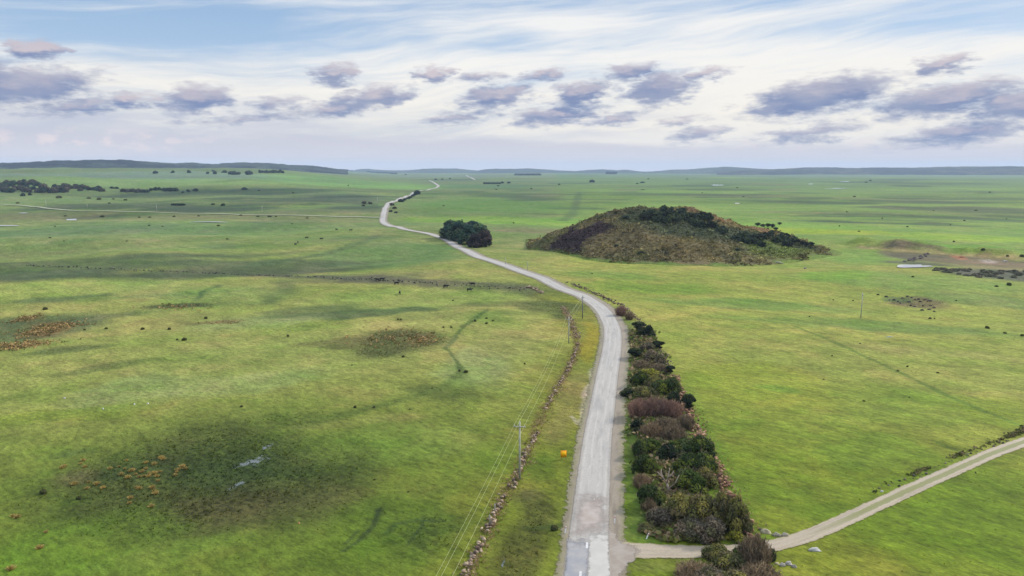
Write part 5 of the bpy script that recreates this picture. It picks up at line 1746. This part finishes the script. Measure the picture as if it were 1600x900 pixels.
boulder(1503, 402, 8, 2.5, 'orange clay boulder on the spoil bank above the pond', (178, 124, 92), None)
boulder(1258, 420, 5, 3, 'grey rock by itself in the grass below the right tail of the mound', (170, 164, 154), None)
for i in range(18):
    t = random.random(); boulder(1412 + 38 * t, 410 - 12 * t + random.uniform(-1.5, 3), random.uniform(5, 8), random.uniform(2, 3.5), 'dark rubble rock of the heap behind the pond', (112, 102, 96), 'dark rubble rocks of the heap behind the pond')
# fallen log at the foot of the mound
def log(px, py, px2, py2, label):
    a = P(px, py); b = P(px2, py2)
    mb = MB(); c = Lk(206, 196, 170)
    mb.tube([(a.x, a.y, a.z + .25), ((a.x + b.x) / 2, (a.y + b.y) / 2, (a.z + b.z) / 2 + .45), (b.x, b.y, b.z + .3)], [.45, .4, .2], 8, c)
    m = (a + b) / 2
    mb.tube([(m.x, m.y, m.z + .4), (m.x + .8, m.y + .3, m.z + 1.2)], [.18, .06], 6, c)
    tag(mb.build('fallen_log', MAT_BARK), label, 'log')
log(1212, 410.5, 1224, 412.5, 'pale fallen log in the grass at the front foot of the mound')

# ------------------------------------------------------------------ poles, wires, posts, sign
def utility_pole(bx, by, ty, label, mat=MAT_POLE, arm=1.9, ang=0.0, rad=.17, group=None, hall=True):
    p = P(bx, by); h = z_at(p, ty)
    e = empty('utility_pole', p, ang); tag(e, label, 'utility pole', group)
    mb = MB(); mb.tube([(0, 0, -.3), (0, 0, h * .5), (0, 0, h)], [rad, rad * .88, rad * .72], 10); mb.build('shaft', mat, e, True)
    tips = []
    if arm:
        mb = MB(); mb.box((-arm / 2, -.06 - rad, h - .75), (arm / 2, .06 - rad, h - .60)); mb.box((-.03, -.05 - rad, h - .9), (.03, .0 - rad * .5, h - .55)); xa = mb.build('crossarm', mat, e)
        for x in (-arm / 2 + .1, 0.0, arm / 2 - .1):
            z0 = h if x == 0 else h - .60
            mb = MB(); y0 = 0 if x == 0 else -rad
            for k in range(3): mb.tube([(x, y0, z0 + .03 + k * .08), (x, y0, z0 + .08 + k * .08)], [.09 - k * .015, .06 - k * .01], 8)
            mb.tube([(x, y0, z0 - .02), (x, y0, z0 + .3)], [.03, .03], 6)
            mb.build('insulator', MAT_CERAMIC, e if x == 0 else xa, True)
            tips.append(e.matrix_basis @ Vector((x, y0, z0 + .3)) if False else Vector((p.x + x * math.cos(ang) - y0 * math.sin(ang), p.y + x * math.sin(ang) + y0 * math.cos(ang), p.z + z0 + .3)))
    return p, h, tips
PG = 'utility poles along the road and fields'
pA = utility_pole(812, 749, 660, 'pale utility pole with a crossarm, nearest one, beside the pinkish wall', ang=-.18, group=PG)
pB = utility_pole(888.5, 536.5, 495.5, 'pale utility pole with a crossarm at the wall near the road bend', ang=-.25, group=PG)
pC = utility_pole(910, 497.5, 462, 'dark grey utility pole in front of the white road at the bend', MAT_DARKPOLE, ang=.6, rad=.15, arm=1.5, group=PG)
pD = utility_pole(1345, 497, 458, 'pale utility pole alone in the right-hand paddock', ang=.3, arm=1.0, group=PG)
pE = utility_pole(790, 413.5, 402.5, 'short pale pole close to the right edge of the road by the grove', arm=0, rad=.14, group=PG)
pF = utility_pole(824.5, 421.5, 408.5, 'thin pale pole standing between the road and the mound', arm=0, rad=.14, group=PG)
for bx, by, ty, lab in ((72.5, 325, 312, 'pale utility pole on the gravel road at the far left'), (136.5, 325.5, 319, 'short pale pole above the gravel road, right of the far-left pole'), (245, 331, 320, 'pale utility pole above the gravel road near the long dark thicket'),
                        (410, 335, 321.5, 'pale utility pole above the gravel road, nearer the white road'), (590, 322, 308, 'thin pale utility pole just left of the white road bends')):
    utility_pole(bx, by, ty, lab, arm=1.4, rad=.22, group=PG)
# the line leaves the picture towards a pole below the camera
def span(a, b, sag, n=24):
    return [a.lerp(b, k / n) - Vector((0, 0, sag * 4 * (k / n) * (1 - k / n))) for k in range(n + 1)]
_off = Vector((-16.5, -84.0, -0.6))
for i in range(3):
    a0 = pA[2][i] + _off
    pts = span(a0, pA[2][i], 1.0)
    pts += span(pA[2][i], pB[2][i], 1.3)[1:]
    pts += span(pB[2][i], pC[2][i], .3)[1:]
    mb = MB(); mb.tube(pts, [.016] * len(pts), 4, cap=False)
    tag(mb.build('power_line', MAT_WIRE), ('thin pale power wire on the field side of the pole line', 'thin pale power wire over the pole tops, between the other two', 'thin pale power wire on the road side of the pole line')[i], 'power line', 'power wires of the pole line')

def guide_post(bx, by, ty, label, lean=0.0, rz=0.0):
    p = P(bx, by, False); h = max(.9, z_at(p, ty))
    e = empty('guide_post', p, rz); e.rotation_euler = (0, lean, rz); tag(e, label, 'guide post', 'white guide posts beside the road')
    bm = bmesh.new()
    bmesh.ops.create_cube(bm, size=1.0)
    for v in bm.verts: v.co = Vector((v.co.x * .15, v.co.y * .05, (v.co.z + .5) * (h + .15) - .15))
    bmesh.ops.bevel(bm, geom=[q for q in bm.edges if abs(q.verts[0].co.z - q.verts[1].co.z) < .01 and q.verts[0].co.z > .5], offset=.02, segments=2, affect='EDGES')
    me = bpy.data.meshes.new('post'); bm.to_mesh(me); bm.free(); po = link('post', me, MAT_WHITE, e)
    mb = MB(); mb.box((-.05, -.034, h - .32), (.05, -.026, h - .12)); mb.build('reflector', MAT_RED, po)
guide_post(960.5, 818.5, 806, 'white guide post on the right edge of the road')
guide_post(882.8, 834, 822, 'white guide post on the left edge of the road, leaning a little', lean=.12)
guide_post(1010, 842, 833, 'white post on the grass corner by the track junction, leaning over', lean=.35)

def fence_post(bx, by, ty, label):
    p = P(bx, by, False); h = max(.8, z_at(p, ty))
    mb = MB(); mb.tube([(0, 0, -.2), (0.02, 0, h * .6), (.03, .02, h)], [.10, .095, .085], 8, (1, 1, 1)); o = mb.build('fence_post', MAT_WOOD); o.location = p
    tag(o, label, 'fence post', 'pale posts standing in the tumbled wall')
fence_post(765, 822, 804.5, 'pale wooden post, nearer of the two standing in the tumbled wall')
fence_post(773, 805, 787.5, 'pale wooden post, farther of the two standing in the tumbled wall')

def road_sign(bx, by):
    p = P(bx, by, False)
    w = metres(p, 9.0); t = z_at(p, 704); b = z_at(p, 714.5)
    e = empty('road_sign', p, 0.02); tag(e, 'small bright orange and yellow board sign on the grass verge', 'sign')
    mb = MB(); mb.box((-w / 2, -.012, b), (w / 2, .012, t)); mb.build('panel', MAT_ORANGE, e)
    mb = MB(); mb.box((-w * .36, -.018, b + .12), (w * .38, -.0135, t - .12)); mb.build('face', MAT_YELLOW, e)
    for x in (-w * .3, w * .3):
        mb = MB(); mb.tube([(x, .045, -.3), (x, .045, t - .05)], [.03, .03], 8); mb.build('post', MAT_STEEL, e)
road_sign(880.5, 717.5)

# ------------------------------------------------------------------ cattle
def make_cow():
    bm = bmesh.new()
    lay = bm.verts.layers.skin.verify() if False else None
    me = bpy.data.meshes.new('cow')
    V = [(0, 0, 1.05), (.55, 0, 1.05), (.95, 0, 1.08), (1.25, 0, 1.18), (1.5, 0, 1.2), (1.72, 0, 1.05),      # trunk forward to muzzle
         (-.5, 0, 1.07), (-.9, 0, 1.12), (-1.02, 0, .95), (-1.05, 0, .55),                                   # back, tail
         (.72, .22, .62), (.72, .23, .32), (.74, .23, .02), (.72, -.22, .62), (.66, -.23, .32), (.64, -.23, .02),
         (-.72, .23, .72), (-.84, .24, .40), (-.78, .24, .02), (-.72, -.23, .72), (-.80, -.24, .40), (-.72, -.24, .02),
         (1.42, .22, 1.27), (1.42, -.22, 1.27)]
    E = [(0, 1), (1, 2), (2, 3), (3, 4), (4, 5), (0, 6), (6, 7), (7, 8), (8, 9), (1, 10), (10, 11), (11, 12), (1, 13), (13, 14), (14, 15), (6, 16), (16, 17), (17, 18), (6, 19), (19, 20), (20, 21), (4, 22), (4, 23)]
    rad = [.40, .40, .31, .19, .16, .10, .38, .27, .05, .04] + [.12, .08, .07] * 2 + [.14, .085, .07] * 2 + [.05, .05]
    me.from_pydata(V, E, [])
    o = bpy.data.objects.new('cow', me); COL.objects.link(o)
    m = o.modifiers.new('skin', 'SKIN')
    o.modifiers.new('sub', 'SUBSURF').levels = 1
    for i, r_ in enumerate(rad): me.skin_vertices[0].data[i].radius = (r_, r_)
    me.skin_vertices[0].data[0].use_root = True
    dg = bpy.context.evaluated_depsgraph_get(); dg.update()
    out_me = bpy.data.meshes.new_from_object(o.evaluated_get(dg))
    bpy.data.objects.remove(o); out_me.name = 'cow'
    out_me.materials.clear(); out_me.materials.append(MAT_COW)
    for p_ in out_me.polygons: p_.use_smooth = True
    return out_me
COW = make_cow()
def cow(px, py, rz, label, group=None):
    p = P(px, py); o = link('cow', COW); o.location = p; o.rotation_euler = (0, 0, rz); tag(o, label, 'cow', group)
CG = 'black cattle grazing on the left pasture'
cow(624.7, 460, 1.7, 'black cow standing alone on the pale grass just below the stony strip', CG)
cow(619.6, 445, .5, 'black cow in the stony strip directly above the lone cow', CG)
cow(696.3, 450, .3, 'black cow in the middle of the stony strip, left of two others', CG)
cow(733.4, 455.5, .2, 'black cow at the lower edge of the stony strip, nearest the road', CG)
cow(738.5, 446.2, 3.0, 'black cow at the upper edge of the stony strip, above the one nearest the road', CG)
cow(590, 439.4, 2.9, 'black cow, left one of the pair at the left end of the stony strip', CG)
cow(597, 438.6, .4, 'black cow, right one of the pair at the left end of the stony strip', CG)
cow(461.7, 383.2, 1.3, 'black cow, lower one of the close pair on the far pasture', CG)
cow(465.7, 380, 1.8, 'black cow, upper one of the close pair on the far pasture', CG)
cow(479, 373, .4, 'black cow just right of the close pair on the far pasture', CG)
cow(502, 374.8, .1, 'black cow farther right along the far pasture, between the close pair and the road', CG)
cow(526, 360, 2.7, 'tiny black cow high on the pasture below the brown rushes, left of its neighbour', CG)
cow(548, 361, .2, 'tiny black cow high on the pasture below the brown rushes, nearer the white road', CG)

# ------------------------------------------------------------------ grass tufts, rushes, dead bracken
TUF = [(205, 737), (212, 742), (222, 738), (186, 730), (190, 742), (228, 733), (232, 745), (240, 741), (218, 746), (225, 744), (245, 745), (250, 738), (208, 735), (200, 747), (214, 762), (218, 764), (238, 763), (241, 767), (243, 772), (276, 738), (274, 743), (278, 735), (285, 730), (252, 716), (255, 718), (290, 733),
       (130, 720), (126, 725), (132, 730), (97, 732), (100, 730), (136, 764), (151, 757), (161, 763), (139, 754), (116, 757), (236, 792), (202, 787), (204, 779), (228, 724), (241, 726), (62, 857), (17, 890), (72, 832), (20, 807), (27, 809), (172, 733), (195, 733), (198, 720), (233, 740), (247, 752)]
rs = np.random.default_rng(55)
def make_tussock(seed, cols):
    r_ = np.random.default_rng(seed); V = []; C = []
    for k in range(130):
        a = r_.uniform(0, 6.283); q = r_.random() ** .6
        p0 = np.array([math.cos(a) * q * .18, math.sin(a) * q * .18, -.02]); d = np.array([math.cos(a) * q * .55, math.sin(a) * q * .55, r_.uniform(.5, .95) * (1 - .45 * q)])
        s = np.cross(d, r_.normal(size=3)); s = s / np.linalg.norm(s) * .035
        c = Lk(*cols[r_.integers(len(cols))]) * r_.uniform(.75, 1.25)
        V += [p0 - s, p0 + s, p0 + d + s * .4, p0 + d - s * .4]; C += [c] * 4
    me = np_mesh('grass_tussock', np.array(V), np.arange(len(V)).reshape(-1, 4), np.array(C)); me.materials.append(MAT_LEAF)
    return me
TM = [make_tussock(i, [(184, 156, 92), (164, 142, 86), (200, 174, 112), (130, 124, 70)]) for i in range(4)]
for px, py in TUF:
    p = P(px, py, False); o = link('grass_tussock', TM[rs.integers(4)]); o.location = p; s_ = rs.uniform(.4, .85); o.scale = (s_ * 1.25, s_ * 1.25, s_); o.rotation_euler = (0, 0, rs.uniform(0, 6))
    tag(o, 'orange dry grass tussock in the dark rushy patch at the lower left', 'tussock', 'orange grass tussocks in the dark rushy patch')

def tufts(name, xy, cols, h, wid, blades, rs, lean=.5):
    n = len(xy); k = np.repeat(np.arange(n), blades); m = len(k)
    base = np.stack([xy[:, 0], xy[:, 1], Hg(xy[:, 0], xy[:, 1]) - .03], -1)[k]
    hh = h[k]
    a = rs.uniform(0, 6.283, m); q = rs.random(m)
    base[:, 0] += np.cos(a) * q * hh * .45; base[:, 1] += np.sin(a) * q * hh * .45
    tip = base + np.stack([np.cos(a) * lean * hh * (.3 + q), np.sin(a) * lean * hh * (.3 + q), hh * (.6 + .5 * rs.random(m))], -1)
    b2 = rs.uniform(0, 6.283, m)
    s = np.stack([np.cos(b2), np.sin(b2), np.zeros(m)], -1) * (wid * hh)[:, None]
    V = np.stack([base - s, base + s, tip], 1).reshape(-1, 3)
    c = np.repeat(cols[k] * (.7 + .6 * rs.random((m, 1))), 3, 0)
    me = np_mesh(name, V, np.arange(m * 3).reshape(m, 3), c)
    return tag(link(name, me, MAT_BLADE), kind='stuff')

road_xy = [(p.x, p.y) for p in road_c[::6] if p.y < 700]
track_xy = [(p.x, p.y) for p in track_c[::5]]
def clear(xy):
    return (polydist(xy[:, 0], xy[:, 1], road_xy) > 5.2) & (polydist(xy[:, 0], xy[:, 1], track_xy) > 2.6)
n = 150000
r_ = np.sqrt(rs.uniform(82 ** 2, 330 ** 2, n)); a_ = R(1) * rs.uniform(-39, 39, n)
xy = np.stack([r_ * np.sin(a_), r_ * np.cos(a_)], -1)
ts = ground_sample(GT, xy[:, 0], xy[:, 1])
pn = fbm(xy[:, 0], xy[:, 1], 16.0, 3, 66)
keep = (rs.random(n) < np.clip(.07 + .75 * ts + pn * .16, 0.02, 1)) & clear(xy)
xy = xy[keep]; ts = ts[keep]
gc = ground_sample(GC, xy[:, 0], xy[:, 1])
var = rs.random((len(xy), 1))
gc = gc * np.where(var < .35, .80 - .12 * ts[:, None], 1.0) * np.where(var > .8, 1.15, 1.0)
hgt_ = rs.uniform(.12, .26, len(xy)) + .30 * ts * rs.random(len(xy))
tufts('grass', xy, gc, hgt_, .22, 4, rs)
# rank undergrowth in the belt and along the walls
def along(pix, half, n, rs):
    path = smooth_path([P(a, b, False).xy for a, b in pix], 1.0)
    i = rs.integers(0, len(path) - 1, n)
    p = np.array([path[k][:] for k in i])
    return p + rs.normal(size=(n, 2)) * half
ug = along([(1076, 842), (1062, 800), (1046, 750), (1032, 700), (1022, 650), (1016, 600), (1012, 560), (1000, 520)], 1.7, 6000, rs)
ug = ug[clear(ug)]
uc = np.array([Lk(110, 112, 62), Lk(134, 118, 92), Lk(98, 100, 66), Lk(152, 132, 104), Lk(92, 106, 50)])[rs.integers(0, 5, len(ug))]
scatter_clumps('undergrowth', ug, Hg, uc, rs.uniform(.4, 1.1, len(ug)), 6, .8, rs)
ug = np.concatenate([along([(716, 930), (757, 846), (788, 774), (815, 726), (852, 640), (893, 566), (901, 530), (880, 480)], .7, 3400, rs),
                     along([(1170, 842), (1138, 775), (1098, 690), (1060, 606)], 1.2, 1400, rs)])
ug = ug[clear(ug)]
uc = np.array([Lk(206, 180, 138), Lk(176, 156, 104), Lk(128, 128, 62), Lk(190, 156, 126)])[rs.integers(0, 4, len(ug))]
wd = along([(1376, 769), (1388, 764), (1404, 757), (1422, 749), (1450, 737), (1480, 724), (1510, 712), (1545, 700), (1600, 676), (1640, 662)], .55, 1500, rs)
wd = wd[clear(wd) & (fbm(wd[:, 0], wd[:, 1], 4.0, 2, 5) > -.12)]
scatter_clumps('weeds', wd, Hg, np.array([Lk(104, 104, 62), Lk(84, 90, 52), Lk(132, 118, 86)])[rs.integers(0, 3, len(wd))], rs.uniform(.2, .5, len(wd)), 4, .5, rs)
tufts('dry_grass', ug, uc, rs.uniform(.22, .5, len(ug)), .12, 6, rs)
# rusty bracken and rushes on the left
def ell(px, py, rx, ry, n):
    a = P(px, py, False); hx = metres(a, rx); hy = (P(px, py - ry, False).xy - a.xy).length
    q = rs.normal(size=(n, 2)) * np.array([hx * .45, hy * .45])
    return q + np.array([a.x, a.y])
br = np.concatenate([ell(72, 515, 30, 11, 420), ell(45, 497, 18, 7, 120), ell(18, 541, 50, 5, 220), ell(60, 535, 40, 4, 70), ell(660, 531, 34, 9, 90), ell(612, 528, 70, 14, 110), ell(345, 505, 50, 2, 24), ell(278, 480, 55, 5, 70), ell(120, 508, 24, 3, 40)])
bc = np.array([Lk(182, 150, 98), Lk(164, 134, 88), Lk(194, 164, 112), Lk(122, 118, 70)])[rs.integers(0, 4, len(br))]
scatter_clumps('dead_bracken', br, Hg, bc, rs.uniform(.22, .6, len(br)), 5, .5, rs)
